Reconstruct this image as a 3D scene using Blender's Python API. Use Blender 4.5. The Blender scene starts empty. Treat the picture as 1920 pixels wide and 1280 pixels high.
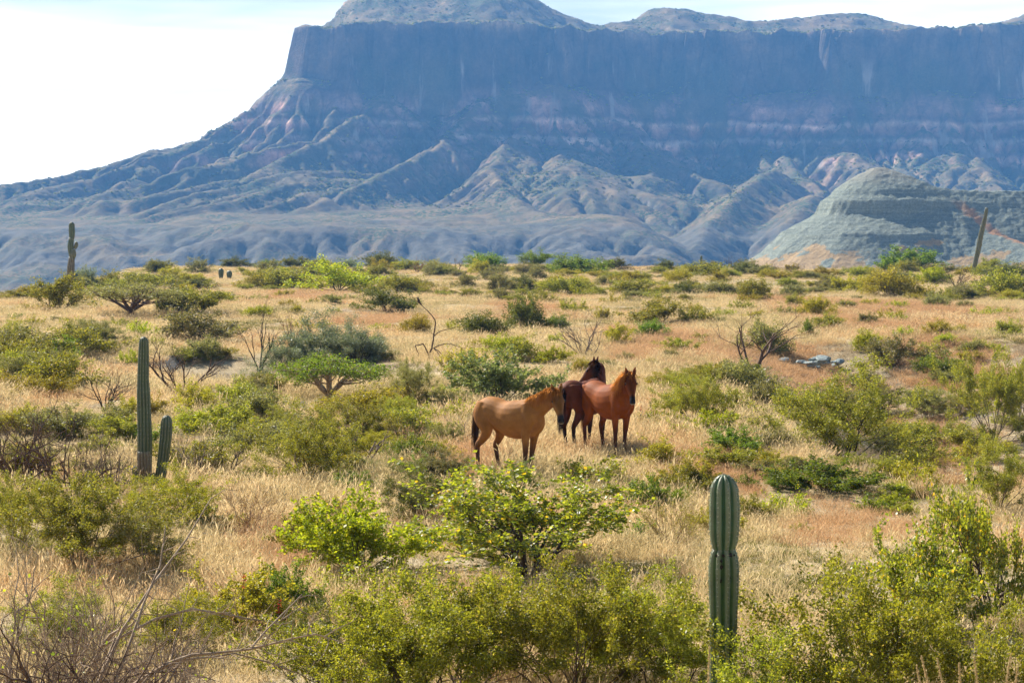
import bpy, bmesh, math, random
import numpy as np
from mathutils import Vector, Matrix

# ------------------------------------------------------------------ camera, sky, sun, exposure
scene = bpy.context.scene
CAM_H = 4.5
FPX = 85.0 / 36.0 * 1920.0          # focal length in pixels of the 1920 px wide photograph
PITCH = math.radians(2.65)
cam_data = bpy.data.cameras.new("camera")
cam_data.lens = 85.0
cam_data.sensor_width = 36.0
cam_data.clip_start = 0.1
cam_data.clip_end = 20000.0
cam = bpy.data.objects.new("camera", cam_data)
cam.location = (0, 0, CAM_H)
cam.rotation_euler = (math.pi / 2 - PITCH, 0, 0)
scene.collection.objects.link(cam)
scene.camera = cam

SUN_EL = math.radians(38)
SUN_AZ = math.radians(40)           # to the left of the viewing direction
SUN_VEC = Vector((-math.sin(SUN_AZ) * math.cos(SUN_EL), math.cos(SUN_AZ) * math.cos(SUN_EL), math.sin(SUN_EL)))
world = bpy.data.worlds.new("World")
scene.world = world
world.use_nodes = True
world.cycles.sampling_method = 'MANUAL'
world.cycles.sample_map_resolution = 512
wn = world.node_tree
wn.nodes.clear()
w_out = wn.nodes.new("ShaderNodeOutputWorld")
w_bg = wn.nodes.new("ShaderNodeBackground")
w_bg.inputs["Strength"].default_value = 0.05
sky = wn.nodes.new("ShaderNodeTexSky")
sky.sky_type = 'NISHITA'
sky.sun_disc = False
sky.sun_elevation = SUN_EL
sky.sun_rotation = -SUN_AZ
sky.air_density = 1.0
sky.dust_density = 0.3
sky.ozone_density = 1.0
# thin bright cirrus sheet: denser towards the horizon all round, open patches between
w_tc = wn.nodes.new("ShaderNodeTexCoord")
w_sep = wn.nodes.new("ShaderNodeSeparateXYZ")
w_map = wn.nodes.new("ShaderNodeMapping")
w_map.inputs["Scale"].default_value = (2.2, 2.2, 22.0)
w_map.inputs["Rotation"].default_value = (0.02, 0.03, 0.4)
w_noise = wn.nodes.new("ShaderNodeTexNoise")
w_noise.inputs["Scale"].default_value = 1.3
w_noise.inputs["Detail"].default_value = 6.0
w_noise.inputs["Roughness"].default_value = 0.5
w_hor = wn.nodes.new("ShaderNodeMapRange")
w_hor.inputs["From Min"].default_value = 0.0
w_hor.inputs["From Max"].default_value = 0.145
w_hor.inputs["To Min"].default_value = 0.34
w_hor.inputs["To Max"].default_value = -0.12
w_add = wn.nodes.new("ShaderNodeMath")
w_ramp = wn.nodes.new("ShaderNodeValToRGB")
w_ramp.color_ramp.elements[0].position = 0.50
w_ramp.color_ramp.elements[0].color = (0.0, 0.0, 0.0, 1)
w_ramp.color_ramp.elements[1].position = 0.72
w_ramp.color_ramp.elements[1].color = (0.9, 0.9, 0.9, 1)
w_mix = wn.nodes.new("ShaderNodeMixRGB")
w_mix.inputs[2].default_value = (21.0, 20.8, 20.2, 1)
wn.links.new(w_tc.outputs["Generated"], w_map.inputs["Vector"])
wn.links.new(w_tc.outputs["Generated"], w_sep.inputs[0])
wn.links.new(w_sep.outputs[2], w_hor.inputs["Value"])
wn.links.new(w_map.outputs["Vector"], w_noise.inputs["Vector"])
wn.links.new(w_noise.outputs["Fac"], w_add.inputs[0])
wn.links.new(w_hor.outputs["Result"], w_add.inputs[1])
wn.links.new(w_add.outputs[0], w_ramp.inputs["Fac"])
wn.links.new(w_ramp.outputs["Color"], w_mix.inputs[0])
wn.links.new(sky.outputs["Color"], w_mix.inputs[1])
wn.links.new(w_mix.outputs["Color"], w_bg.inputs["Color"])
wn.links.new(w_bg.outputs["Background"], w_out.inputs["Surface"])

sun_data = bpy.data.lights.new("sun", 'SUN')
sun_data.energy = 5.0
sun_data.angle = math.radians(0.53)
sun_data.color = (1.0, 0.93, 0.82)
sun = bpy.data.objects.new("sun", sun_data)
sun.rotation_euler = SUN_VEC.to_track_quat('Z', 'Y').to_euler()
sun.location = (0, 0, 400)
scene.collection.objects.link(sun)

scene.view_settings.view_transform = 'Standard'
scene.view_settings.look = 'None'
scene.view_settings.exposure = 1.15
scene.view_settings.gamma = 1.0
scene.view_settings.use_curve_mapping = False
scene.cycles.max_bounces = 5
scene.cycles.diffuse_bounces = 3
scene.cycles.glossy_bounces = 1
scene.cycles.transmission_bounces = 4
scene.cycles.volume_bounces = 0
scene.cycles.transparent_max_bounces = 6
scene.cycles.use_denoising = True
scene.cycles.use_adaptive_sampling = True
scene.cycles.adaptive_threshold = 0.02
COL = scene.collection

# ------------------------------------------------------------------ helpers
_perm = np.random.RandomState(7).permutation(512).astype(np.int64)
_perm = np.concatenate([_perm, _perm])
_ang = np.random.RandomState(9).rand(512) * 2 * np.pi
_gx, _gy = np.cos(_ang), np.sin(_ang)

def pn(x, y, seed=0):
    """2-D gradient noise, about -0.7..0.7"""
    x = np.asarray(x, dtype=np.float64) + seed * 17.31
    y = np.asarray(y, dtype=np.float64) - seed * 9.77
    xi = np.floor(x); yi = np.floor(y)
    fx = x - xi; fy = y - yi
    xi = xi.astype(np.int64) & 511; yi = yi.astype(np.int64) & 511
    x1 = (xi + 1) & 511; y1 = (yi + 1) & 511
    u = fx * fx * fx * (fx * (fx * 6 - 15) + 10)
    v = fy * fy * fy * (fy * (fy * 6 - 15) + 10)
    def g(a, b, dx, dy):
        h = _perm[_perm[a] + b]
        return _gx[h] * dx + _gy[h] * dy
    a = g(xi, yi, fx, fy); b = g(x1, yi, fx - 1, fy)
    c = g(xi, y1, fx, fy - 1); d = g(x1, y1, fx - 1, fy - 1)
    return (a + u * (b - a)) * (1 - v) + (c + u * (d - c)) * v

def fbm(x, y, o=4, seed=0, rough=0.5):
    s = 0; a = 1.0
    for i in range(o):
        s = s + a * pn(x, y, seed + i)
        x = x * 2.03; y = y * 2.03; a *= rough
    return s

def ridged(x, y, o=3, seed=0, rough=0.5):
    s = 0; a = 1.0; t = 0
    for i in range(o):
        s = s + a * (1 - 2.2 * np.abs(pn(x, y, seed + i)))
        t += a
        x = x * 2.07; y = y * 2.07; a *= rough
    return s / t

def sstep(a, b, x):
    t = np.clip((x - a) / (b - a), 0, 1)
    return t * t * (3 - 2 * t)

def mesh_np(name, verts, loops, counts, smooth=False, mats=()):
    """mesh from numpy: verts (n,3), loops flat vertex indices, counts per face (int or array)"""
    me = bpy.data.meshes.new(name)
    verts = np.asarray(verts, dtype=np.float32)
    loops = np.asarray(loops, dtype=np.int32).ravel()
    me.vertices.add(len(verts))
    me.vertices.foreach_set("co", verts.ravel())
    if np.isscalar(counts):
        counts = np.full(len(loops) // counts, counts, dtype=np.int32)
    counts = np.asarray(counts, dtype=np.int32)
    starts = np.concatenate([[0], np.cumsum(counts)[:-1]]).astype(np.int32)
    me.loops.add(len(loops))
    me.loops.foreach_set("vertex_index", loops)
    me.polygons.add(len(counts))
    me.polygons.foreach_set("loop_start", starts)
    me.polygons.foreach_set("loop_total", counts)
    if smooth:
        me.polygons.foreach_set("use_smooth", np.ones(len(counts), dtype=bool))
    me.update(calc_edges=True)
    for m in mats:
        me.materials.append(m)
    return me

def grid_faces(nr, nc):
    i = np.arange(nr - 1)[:, None] * nc + np.arange(nc - 1)[None, :]
    return np.stack([i, i + 1, i + nc + 1, i + nc], axis=-1).reshape(-1, 4)

def obj(name, me, parent=None, loc=None, coll=None):
    o = bpy.data.objects.new(name, me)
    (coll or COL).objects.link(o)
    if parent is not None:
        o.parent = parent
    if loc is not None:
        o.location = loc
    return o

def thing(name, label, cat, loc=(0, 0, 0), rotz=0.0, group=None):
    o = obj(name, None, None, loc)
    o.rotation_euler = (0, 0, rotz)
    o.empty_display_size = 0.2
    return tag(o, label, cat, group)

def tag(o, label, cat=None, group=None, kind=None):
    if label: o["label"] = label
    if cat: o["category"] = cat
    if group: o["group"] = group
    if kind: o["kind"] = kind
    return o

def structure(o, label=None):
    o["kind"] = "structure"
    if label: o["label"] = label
    return o

# ------------------------------------------------------------------ node materials
class NT:
    def __init__(self, name):
        self.m = bpy.data.materials.new(name)
        self.m.use_nodes = True
        self.t = self.m.node_tree
        self.t.nodes.clear()
        self.out = self.t.nodes.new("ShaderNodeOutputMaterial")
    def n(self, typ, **kw):
        nd = self.t.nodes.new(typ)
        for k, v in kw.items():
            if k in nd.inputs: nd.inputs[k].default_value = v
            else: setattr(nd, k, v)
        return nd
    def l(self, a, b): self.t.links.new(a, b)
    def noise(self, vec, scale, detail=4.0, rough=0.55):
        nd = self.n("ShaderNodeTexNoise", Scale=scale, Detail=detail, Roughness=rough)
        if vec is not None: self.l(vec, nd.inputs["Vector"])
        return nd.outputs["Fac"]
    def ramp(self, fac, stops):
        nd = self.n("ShaderNodeValToRGB")
        cr = nd.color_ramp
        while len(cr.elements) < len(stops): cr.elements.new(0.5)
        for e, (p, c) in zip(cr.elements, stops):
            e.position = p
            e.color = (c[0], c[1], c[2], 1) if not np.isscalar(c) else (c, c, c, 1)
        self.l(fac, nd.inputs["Fac"])
        return nd.outputs["Color"]
    def mix(self, fac, a, b, mode='MIX'):
        nd = self.n("ShaderNodeMixRGB", blend_type=mode)
        for i, v in ((0, fac), (1, a), (2, b)):
            if hasattr(v, "is_linked"): self.l(v, nd.inputs[i])
            elif np.isscalar(v): nd.inputs[i].default_value = v if i == 0 else (v, v, v, 1)
            else: nd.inputs[i].default_value = (v[0], v[1], v[2], 1)
        return nd.outputs["Color"]
    def math(self, op, a, b=0.0, clamp=False):
        nd = self.n("ShaderNodeMath", operation=op, use_clamp=clamp)
        for i, v in ((0, a), (1, b)):
            if hasattr(v, "is_linked"): self.l(v, nd.inputs[i])
            else: nd.inputs[i].default_value = v
        return nd.outputs[0]
    def pos(self): return self.n("ShaderNodeNewGeometry").outputs["Position"]
    def sep(self, v):
        nd = self.n("ShaderNodeSeparateXYZ"); self.l(v, nd.inputs[0]); return nd.outputs
    def bump(self, h, strength=0.5, dist=0.05):
        nd = self.n("ShaderNodeBump", Strength=strength, Distance=dist)
        self.l(h, nd.inputs["Height"]); return nd.outputs["Normal"]
    def principled(self, col, rough=0.85, normal=None, spec=0.3, sheen=0.0):
        b = self.n("ShaderNodeBsdfPrincipled")
        if hasattr(col, "is_linked"): self.l(col, b.inputs["Base Color"])
        else: b.inputs["Base Color"].default_value = (col[0], col[1], col[2], 1)
        if hasattr(rough, "is_linked"): self.l(rough, b.inputs["Roughness"])
        else: b.inputs["Roughness"].default_value = rough
        b.inputs["Specular IOR Level"].default_value = spec
        if sheen: b.inputs["Sheen Weight"].default_value = sheen
        if normal is not None: self.l(normal, b.inputs["Normal"])
        self.l(b.outputs[0], self.out.inputs["Surface"])
        return b

def leaf_material(name, c1, c2, c3=None, trans=0.5, gloss=0.022, warm=1.2):
    """thin leaf: diffuse front, light shining through, colour varied leaf by leaf and plant by plant"""
    k = NT(name)
    geo = k.n("ShaderNodeNewGeometry")
    info = k.n("ShaderNodeObjectInfo")
    stops = [(0.0, c1), (1.0, c2)] if c3 is None else [(0.0, c1), (0.72, c2), (0.93, c2), (0.96, c3)]
    col = k.ramp(geo.outputs["Random Per Island"], stops)
    hsv = k.n("ShaderNodeHueSaturation")
    v = k.math('MULTIPLY_ADD', info.outputs["Random"], 0.35)
    v.node.inputs[2].default_value = 0.83
    k.l(v, hsv.inputs["Value"])
    h = k.math('MULTIPLY_ADD', info.outputs["Random"], 0.03)
    h.node.inputs[2].default_value = 0.485
    k.l(h, hsv.inputs["Hue"])
    k.l(col, hsv.inputs["Color"])
    d = k.n("ShaderNodeBsdfDiffuse")
    t = k.n("ShaderNodeBsdfTranslucent")
    g = k.n("ShaderNodeBsdfGlossy", Roughness=0.45)
    g.inputs["Color"].default_value = (1, 1, 1, 1)
    tc = k.mix(1.0, hsv.outputs["Color"], (warm * 1.15, warm * 1.15, warm * 0.65), 'MULTIPLY')
    k.l(hsv.outputs["Color"], d.inputs["Color"])
    k.l(tc, t.inputs["Color"])
    a = k.n("ShaderNodeMixShader"); a.inputs[0].default_value = trans
    k.l(d.outputs[0], a.inputs[1]); k.l(t.outputs[0], a.inputs[2])
    b = k.n("ShaderNodeMixShader"); b.inputs[0].default_value = gloss
    k.l(a.outputs[0], b.inputs[1]); k.l(g.outputs[0], b.inputs[2])
    k.l(b.outputs[0], k.out.inputs["Surface"])
    return k.m

def bark_material(name, c1, c2):
    k = NT(name)
    p = k.pos()
    info = k.n("ShaderNodeObjectInfo")
    f = k.noise(p, 9.0, 4)
    col = k.ramp(f, [(0.3, c1), (0.7, c2)])
    k.principled(col, 0.9, k.bump(k.noise(p, 60.0, 2), 0.4, 0.01), 0.2)
    return k.m

LEAF = {
    'olive':  leaf_material("leaf_olive", (0.145, 0.155, 0.018), (0.28, 0.265, 0.036), (0.40, 0.31, 0.08), 0.55),
    'sunny':  leaf_material("leaf_sunny_olive", (0.095, 0.115, 0.010), (0.34, 0.335, 0.026), (0.46, 0.37, 0.08), 0.58),
    'dark':   leaf_material("leaf_dark_olive", (0.075, 0.085, 0.016), (0.16, 0.16, 0.03), None, 0.45),
    'grey':   leaf_material("leaf_grey_olive", (0.15, 0.145, 0.05), (0.26, 0.24, 0.09), (0.32, 0.26, 0.13), 0.45),
    'lime':   leaf_material("leaf_lime", (0.20, 0.245, 0.012), (0.35, 0.36, 0.02), (0.48, 0.38, 0.03), 0.55),
    'yellow': leaf_material("leaf_yellow_green", (0.21, 0.19, 0.016), (0.36, 0.30, 0.028), (0.42, 0.31, 0.06), 0.5),
    'green':  leaf_material("leaf_green", (0.085, 0.14, 0.012), (0.18, 0.24, 0.025), (0.26, 0.25, 0.05), 0.5),
    'sage':   leaf_material("leaf_sage", (0.16, 0.20, 0.115), (0.30, 0.335, 0.21), None, 0.35, 0.03, 1.0),
    'pale':   leaf_material("leaf_pale_green", (0.13, 0.17, 0.045), (0.28, 0.31, 0.12), None, 0.45, 0.03, 1.1),
    'leafy':  leaf_material("leaf_bright", (0.09, 0.13, 0.010), (0.33, 0.35, 0.025), (0.60, 0.40, 0.025), 0.58, 0.04),
    'brown':  leaf_material("leaf_dry_brown", (0.20, 0.115, 0.05), (0.36, 0.23, 0.12), None, 0.4, 0.02, 1.0),
    'rust':   leaf_material("leaf_rust", (0.26, 0.11, 0.04), (0.42, 0.22, 0.09), None, 0.4, 0.02, 1.0),
    'red':    leaf_material("petal_red", (0.40, 0.05, 0.03), (0.50, 0.14, 0.07), None, 0.4, 0.02, 1.0),
}
BARK = {
    'dark':  bark_material("bark_dark", (0.035, 0.024, 0.018), (0.085, 0.06, 0.045)),
    'grey':  bark_material("bark_grey", (0.12, 0.088, 0.066), (0.28, 0.22, 0.17)),
    'brown': bark_material("bark_brown", (0.075, 0.045, 0.028), (0.17, 0.11, 0.075)),
    'pale':  bark_material("bark_pale", (0.24, 0.165, 0.105), (0.46, 0.35, 0.24)),
    'rust':  bark_material("bark_rust", (0.22, 0.12, 0.07), (0.36, 0.22, 0.14)),
}

# ------------------------------------------------------------------ pixel rays of the photograph -> places on the ground
def ray(px, py):
    v = Vector(((px - 960.0) / FPX, (640.0 - py) / FPX, -1.0))
    c, s = math.cos(math.pi / 2 - PITCH), math.sin(math.pi / 2 - PITCH)
    return Vector((v.x, c * v.y - s * v.z, s * v.y + c * v.z))

def plane_pt(px, py, z=0.0):
    d = ray(px, py)
    t = (z - CAM_H) / d.z
    return (d.x * t, d.y * t)

# ------------------------------------------------------------------ ground
def poly_sd(x, y, pts):
    """distance to a polyline, position along it 0..1 and side (+ = left of its direction)"""
    best = np.full(np.shape(x), 1e9); along = np.zeros(np.shape(x)); side = np.zeros(np.shape(x))
    n = len(pts) - 1
    for i in range(n):
        (ax, ay), (bx, by) = pts[i], pts[i + 1]
        dx, dy = bx - ax, by - ay
        L2 = dx * dx + dy * dy
        t = np.clip(((x - ax) * dx + (y - ay) * dy) / L2, 0, 1)
        ex, ey = x - (ax + t * dx), y - (ay + t * dy)
        d = np.hypot(ex, ey)
        m = d < best
        best = np.where(m, d, best)
        along = np.where(m, (i + t) / n, along)
        side = np.where(m, np.sign(dx * ey - dy * ex), side)
    return best, along, side

GULLY_R = [plane_pt(*p) for p in ((1430, 632), (1560, 648), (1680, 678), (1770, 720), (1880, 775), (2050, 850))]
GULLY_L = [plane_pt(*p) for p in ((60, 660), (190, 676), (330, 672), (450, 672), (570, 700), (690, 728))]

def gully_depth(x, y):
    d, a, s = poly_sd(x, y, GULLY_R)
    w = np.where(s > 0, 7.0, 3.6)
    dep = 2.3 * sstep(0.0, 0.45, a) * np.exp(-(d / w) ** 2)
    d2, a2, s2 = poly_sd(x, y, GULLY_L)
    w2 = np.where(s2 > 0, 4.5, 3.0)
    dep2 = 1.15 * sstep(0.0, 0.25, a2) * (1 - sstep(0.75, 1.0, a2)) * np.exp(-(d2 / w2) ** 2)
    return dep + dep2

def gh(x, y):
    x = np.asarray(x, dtype=np.float64); y = np.asarray(y, dtype=np.float64)
    yy = np.maximum(y, 1.0)
    a = x / yy
    z = 0.22 * fbm(x / 9.0, y / 9.0, 3, 3)
    z = z + 0.55 * fbm(x / 34.0, y / 34.0, 2, 11) * sstep(55, 120, y)
    z = z + 0.9 * fbm(x / 80.0, y / 80.0, 2, 21) * sstep(120, 220, y)
    z = z - gully_depth(x, y)
    # the rise the photographer stands on
    z = z + 2.9 * (1 - sstep(1.0, 17.0, np.hypot(x * 0.6, y)))
    # far edge of the plain and the valley behind it
    yc = np.interp(a, [-0.40, -0.235, -0.19, -0.14, 0.14, 0.23, 0.4], [170, 178, 205, 292, 292, 258, 250])
    over = np.maximum(y - yc, 0)
    drop = np.minimum(over, 40) * 0.06 + np.maximum(over - 40, 0) * 0.16
    z = z - 48 * (1 - np.exp(-drop / 48 * 1.6))
    z = z - 0.5 * sstep(-0.15, -0.21, a) * sstep(120, 200, y)
    return z

def gz(x, y): return float(gh(np.array([x]), np.array([y]))[0])

_ts = np.concatenate([np.arange(6, 130, 0.2), np.arange(130, 420, 0.5)])
def at(px, py, dist=None):
    """place on the ground seen at a pixel of the photograph; with dist, the place at that distance in that column"""
    d = ray(px, py)
    if dist is None:
        X, Y, Z = d.x * _ts, d.y * _ts, CAM_H + d.z * _ts
        below = Z <= gh(X, Y)
        if below.any():
            i = int(np.argmax(below))
            return Vector((X[i], Y[i], gz(X[i], Y[i])))
        dist = 280.0
    x, y = d.x * dist / d.y, dist
    return Vector((x, y, gz(x, y)))

k = NT("dry_soil")
P = k.pos()
n1 = k.noise(P, 0.16, 5); n2 = k.noise(P, 1.3, 6, 0.65); n3 = k.noise(P, 14.0, 4, 0.7); n4 = k.noise(P, 0.045, 3)
base = k.ramp(n1, [(0.30, (0.30, 0.24, 0.15)), (0.50, (0.42, 0.33, 0.19)), (0.62, (0.45, 0.345, 0.20)), (0.75, (0.38, 0.25, 0.14))])
grey = k.ramp(n3, [(0.3, (0.17, 0.155, 0.14)), (0.7, (0.33, 0.30, 0.26))])
c = k.mix(k.ramp(n2, [(0.48, 0.0), (0.66, 0.85)]), base, grey)
straw = k.ramp(n3, [(0.25, (0.38, 0.29, 0.16)), (0.75, (0.62, 0.50, 0.30))])
c = k.mix(k.ramp(n4, [(0.40, 0.15), (0.60, 0.70)]), c, straw)
nz = k.sep(k.n("ShaderNodeNewGeometry").outputs["True Normal"])[2]
steep = k.ramp(nz, [(0.92, 1.0), (0.985, 0.0)])
bank = k.ramp(k.noise(P, 2.2, 6, 0.7), [(0.3, (0.13, 0.125, 0.115)), (0.52, (0.22, 0.205, 0.18)), (0.7, (0.30, 0.24, 0.17))])
c = k.mix(steep, c, bank)
k.principled(c, 0.95, k.bump(n3, 0.7, 0.06), 0.15)
MAT_SOIL = k.m

def build_ground():
    ys = np.concatenate([np.linspace(-60, 14, 20), np.linspace(15, 60, 150), np.geomspace(60.4, 330, 330)[0:],
                         np.geomspace(333, 1300, 110), np.geomspace(1340, 3400, 24)])
    u = np.linspace(-1, 1, 320)
    u = np.sign(u) * (0.75 * np.abs(u) + 0.25 * np.abs(u) ** 5)
    hw = 34 + 0.40 * np.maximum(ys, 0)
    X = u[None, :] * hw[:, None]
    Y = np.repeat(ys[:, None], len(u), axis=1)
    Z = gh(X, Y) + 0.03 * fbm(X / 0.7, Y / 0.7, 2, 40) * (Y < 140)
    me = mesh_np("ground", np.stack([X, Y, Z], -1).reshape(-1, 3), grid_faces(len(ys), len(u)), 4, True, [MAT_SOIL])
    structure(obj("ground", me), "dry straw coloured desert plain reaching to the valley edge")
build_ground()

# ------------------------------------------------------------------ the mesa
RIM = [(-160, 3300), (-178, 2900), (-196, 2640), (-214, 2530), (-222, 2497), (-206, 2478), (-170, 2470), (-90, 2492), (-20, 2478), (40, 2500),
       (110, 2570), (190, 2600), (300, 2572), (420, 2540), (560, 2510), (720, 2500), (1100, 2520)]

def rim_front(x):
    return np.interp(x, [-900, -222, -170, -90, -20, 40, 110, 190, 300, 420, 560, 720, 1100],
                     [2497, 2490, 2470, 2492, 2478, 2500, 2570, 2600, 2572, 2540, 2510, 2500, 2520])

def mesa_h(x, y):
    d, al, side = poly_sd(x, y, RIM)
    # outside = right-hand side of the rim walked from the back left round the prow to the right
    d = np.where(side < 0, d, -d)
    t_along = x + np.interp(x, [-600, -150, 60, 250, 600], [0.75, 0.75, 0.1, -0.35, 0.35]) * (2500 - y)
    # buttresses and clefts of the cliff
    w = 38 * fbm(x / 80, y / 120, 2, 31) + 11 * (ridged(x / 34, y / 60, 2, 35) - 0.4) + 6.5 * fbm(x / 12.0, y / 13, 3, 38)
    w = w * sstep(75, 25, d) * sstep(-222, -150, x + 0.0 * y)
    dc = d + w - 2
    z_rim = 216 + 6 * fbm(x / 110, y / 400, 2, 41) - (7 * np.abs(pn(x / 38, 0.3, 43)) - 3.0 * fbm(x / 11, y / 60, 2, 45)) * sstep(-120, -10, d)
    base_cut = 150 + 12 * fbm(x / 85, 0.7, 3, 47) - 26 * np.exp(-((x + 70) / 60) ** 2) - 9 * sstep(60, 200, x)
    cliff = np.interp(dc, [-8, 0, 3.0, 6.5, 9.5, 14, 20], [1.0, 0.985, 0.72, 0.48, 0.20, 0.07, 0.0])
    slope = np.interp(d, [0, 20, 105, 150, 200, 311, 450, 600, 760, 1200], [0, 0, -66, -80, -93, -120, -150, -182, -199, -202])
    # foothill bench left and centre, its front cut into badlands
    bench = sstep(250, 90, x) * sstep(-700, -520, x + 0.0)
    bd = d + 85 * fbm(x / 170, y / 170, 2, 53) + 30 * fbm(x / 70, y / 70, 2, 51)
    bz = np.interp(bd, [300, 430, 520, 640, 690, 750, 810, 880], [24, 16, 11, 5, -4, -18, -30, -52])
    z = base_cut + slope
    A = 30 * (1 - 0.65 * sstep(130, 300, x)) * sstep(22, 130, d) * (1 - 0.65 * sstep(380, 650, d))
    rg = ridged(t_along / 92, d / 420, 2, 61, 0.45)
    z = z + A * (rg - 0.42)
    z = z + 5.0 * (1 - 0.55 * sstep(130, 300, x)) * sstep(20, 80, d) * (ridged(t_along / 30, d / 150, 2, 65) - 0.4)
    # strata: alternating ledges and slopes
    st = sstep(25, 60, d) * (1 - sstep(230, 330, d))
    zz = z + 4 * fbm(x / 200, y / 200, 2, 69)
    z = z + st * 2.3 * np.sin(zz * 2 * np.pi / 15.0)
    z = np.where(d > 250, np.maximum(z, (bz + 12 * (ridged((x + 0.3 * y) / 60, y / 110, 3, 71) - 0.55) * sstep(640, 730, bd)
                                       + 2.2 * fbm(x / 40, y / 40, 3, 75) + 6 * fbm(x / 95, y / 95, 2, 79) + 4.0 * (ridged(x / 17, y / 26, 2, 77) - 0.5) * sstep(600, 700, bd)) * bench + (1 - bench) * -80), z)
    # the green spur and low hills before the recess on the right
    def ridge(z, pts, k, seed):
        best = np.full(np.shape(x), -1e9)
        for (a, b) in zip(pts[:-1], pts[1:]):
            dx, dy = b[0] - a[0], b[1] - a[1]
            t = np.clip(((x - a[0]) * dx + (y - a[1]) * dy) / (dx * dx + dy * dy), 0, 1)
            e = np.hypot(x - a[0] - t * dx, y - a[1] - t * dy)
            h = a[2] + t * (b[2] - a[2]) - k * np.sqrt(e * e + 60)
            best = np.maximum(best, h)
        best = best + 7 * ridged(x / 38, y / 38, 3, seed)
        return np.maximum(z, best)
    z = ridge(z, [(250, 2330, 66), (205, 2150, 44), (160, 1960, 10), (138, 1850, -12)], 0.62, 81)
    z = ridge(z, [(262, 2120, 38), (225, 1950, 12), (205, 1850, -14)], 0.6, 83)
    z = ridge(z, [(0, 2380, 100), (-22, 2230, 62), (10, 2080, 28), (40, 1950, 8), (75, 1830, -12)], 0.62, 85)
    z = ridge(z, [(-330, 2440, 78), (-372, 2420, 80), (-420, 2400, 62), (-520, 2330, 44), (-640, 2250, 24), (-820, 2150, 0)], 0.42, 87)
    z = ridge(z, [(-130, 2440, 142), (-185, 2330, 96), (-235, 2210, 60), (-285, 2090, 30)], 0.70, 88)
    z = ridge(z, [(-30, 2440, 138), (-70, 2330, 92), (-130, 2200, 52), (-180, 2080, 26)], 0.70, 89)
    z = z + 2.2 * fbm(x / 12, y / 12, 3, 91) * sstep(18, 60, d)
    out = z * (cliff <= 0) + (cliff > 0) * (np.minimum(z, base_cut + 10) + (z_rim - np.minimum(z, base_cut + 10)) * cliff)
    # plateau top with its hills
    top = z_rim + 1.5 * fbm(x / 20, y / 20, 3, 93)
    for (hx, hy, hh, sx, sy) in ((-150, 2735, 56, 92, 110), (-35, 2750, 50, 58, 100), (12, 2700, 18, 45, 60), (60, 2760, 14, 60, 80), (197, 2860, 24, 50, 90), (150, 2830, 20, 120, 90), (260, 2840, 12, 120, 90),
                                 (325, 2850, 18, 50, 80), (405, 2870, 27, 52, 90), (450, 2850, 14, 60, 90), (620, 2800, 32, 90, 110), (700, 2760, 36, 80, 90)):
        rr = np.sqrt(((x - hx) / sx) ** 2 + ((y - hy) / sy) ** 2)
        top = top + hh * np.exp(-rr ** 2 * 0.9)
    top = top + 7.0 * fbm(x / 60, y / 80, 3, 97) * sstep(-15, -120, d) + 6.0 * (ridged(x / 45, y / 45, 3, 95) - 0.5) * sstep(-15, -90, d) 
    out = np.where(cliff >= 1.0, top, out)
    ends = sstep(-6, -1, dc)
    out = np.where((cliff >= 0.98) & (cliff < 1.0), top * (1 - ends) + out * ends, out)
    return np.maximum(out, -58), d

k = NT("mesa_rock")
P = k.pos()
xyz = k.sep(P)
warp = k.noise(P, 0.011, 4)
zb = k.math('ADD', xyz[2], k.math('MULTIPLY', k.math('SUBTRACT', warp, 0.5), 26.0))
t = k.math('DIVIDE', k.math('ADD', zb, 60.0), 320.0, True)
def zt(z): return (z + 60.0) / 320.0
cliffc = (0.13, 0.095, 0.07)
bands = [(zt(-40), (0.22, 0.21, 0.19)), (zt(14), (0.22, 0.195, 0.16)), (zt(40), (0.19, 0.15, 0.11)), (zt(64), (0.24, 0.17, 0.125)),
         (zt(77), (0.56, 0.36, 0.29)), (zt(82), (0.17, 0.12, 0.10)), (zt(89), (0.42, 0.26, 0.21)), (zt(94), (0.60, 0.46, 0.38)),
         (zt(98), (0.18, 0.12, 0.105)), (zt(108), (0.34, 0.20, 0.165)), (zt(114), (0.64, 0.45, 0.36)), (zt(118), (0.19, 0.125, 0.11)),
         (zt(130), (0.40, 0.25, 0.21)), (zt(141), (0.28, 0.18, 0.15)), (zt(149), cliffc), (zt(205), (0.13, 0.095, 0.07)), (zt(222), (0.36, 0.27, 0.18))]  # last stop: dry plateau grass, brightened to carry its sunlight in the colour
rock = k.ramp(t, bands)
streak_map = k.n("ShaderNodeMapping"); streak_map.inputs["Scale"].default_value = (0.055, 0.055, 0.026)
k.l(P, streak_map.inputs["Vector"])
streak = k.noise(streak_map.outputs[0], 1.0, 5, 0.65)
rock = k.mix(1.0, rock, k.ramp(streak, [(0.30, (0.55, 0.55, 0.57)), (0.5, (1, 1, 1)), (0.66, (1.25, 1.2, 1.12)), (0.76, (1.9, 1.8, 1.6))]), 'MULTIPLY')
blot = k.noise(P, 0.022, 6, 0.62)
rock = k.mix(1.0, rock, k.ramp(blot, [(0.32, (0.28, 0.32, 0.34)), (0.46, (0.85, 0.85, 0.85)), (0.58, (1.35, 1.28, 1.15)), (0.68, (2.4, 2.1, 1.8))]), 'MULTIPLY')
crk = k.n("ShaderNodeTexVoronoi", feature='DISTANCE_TO_EDGE', Scale=1.0)
cm = k.n("ShaderNodeMapping"); cm.inputs["Scale"].default_value = (0.035, 0.035, 0.007); k.l(k.n("ShaderNodeNewGeometry").outputs["Position"], cm.inputs["Vector"]); k.l(cm.outputs[0], crk.inputs["Vector"])
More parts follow.
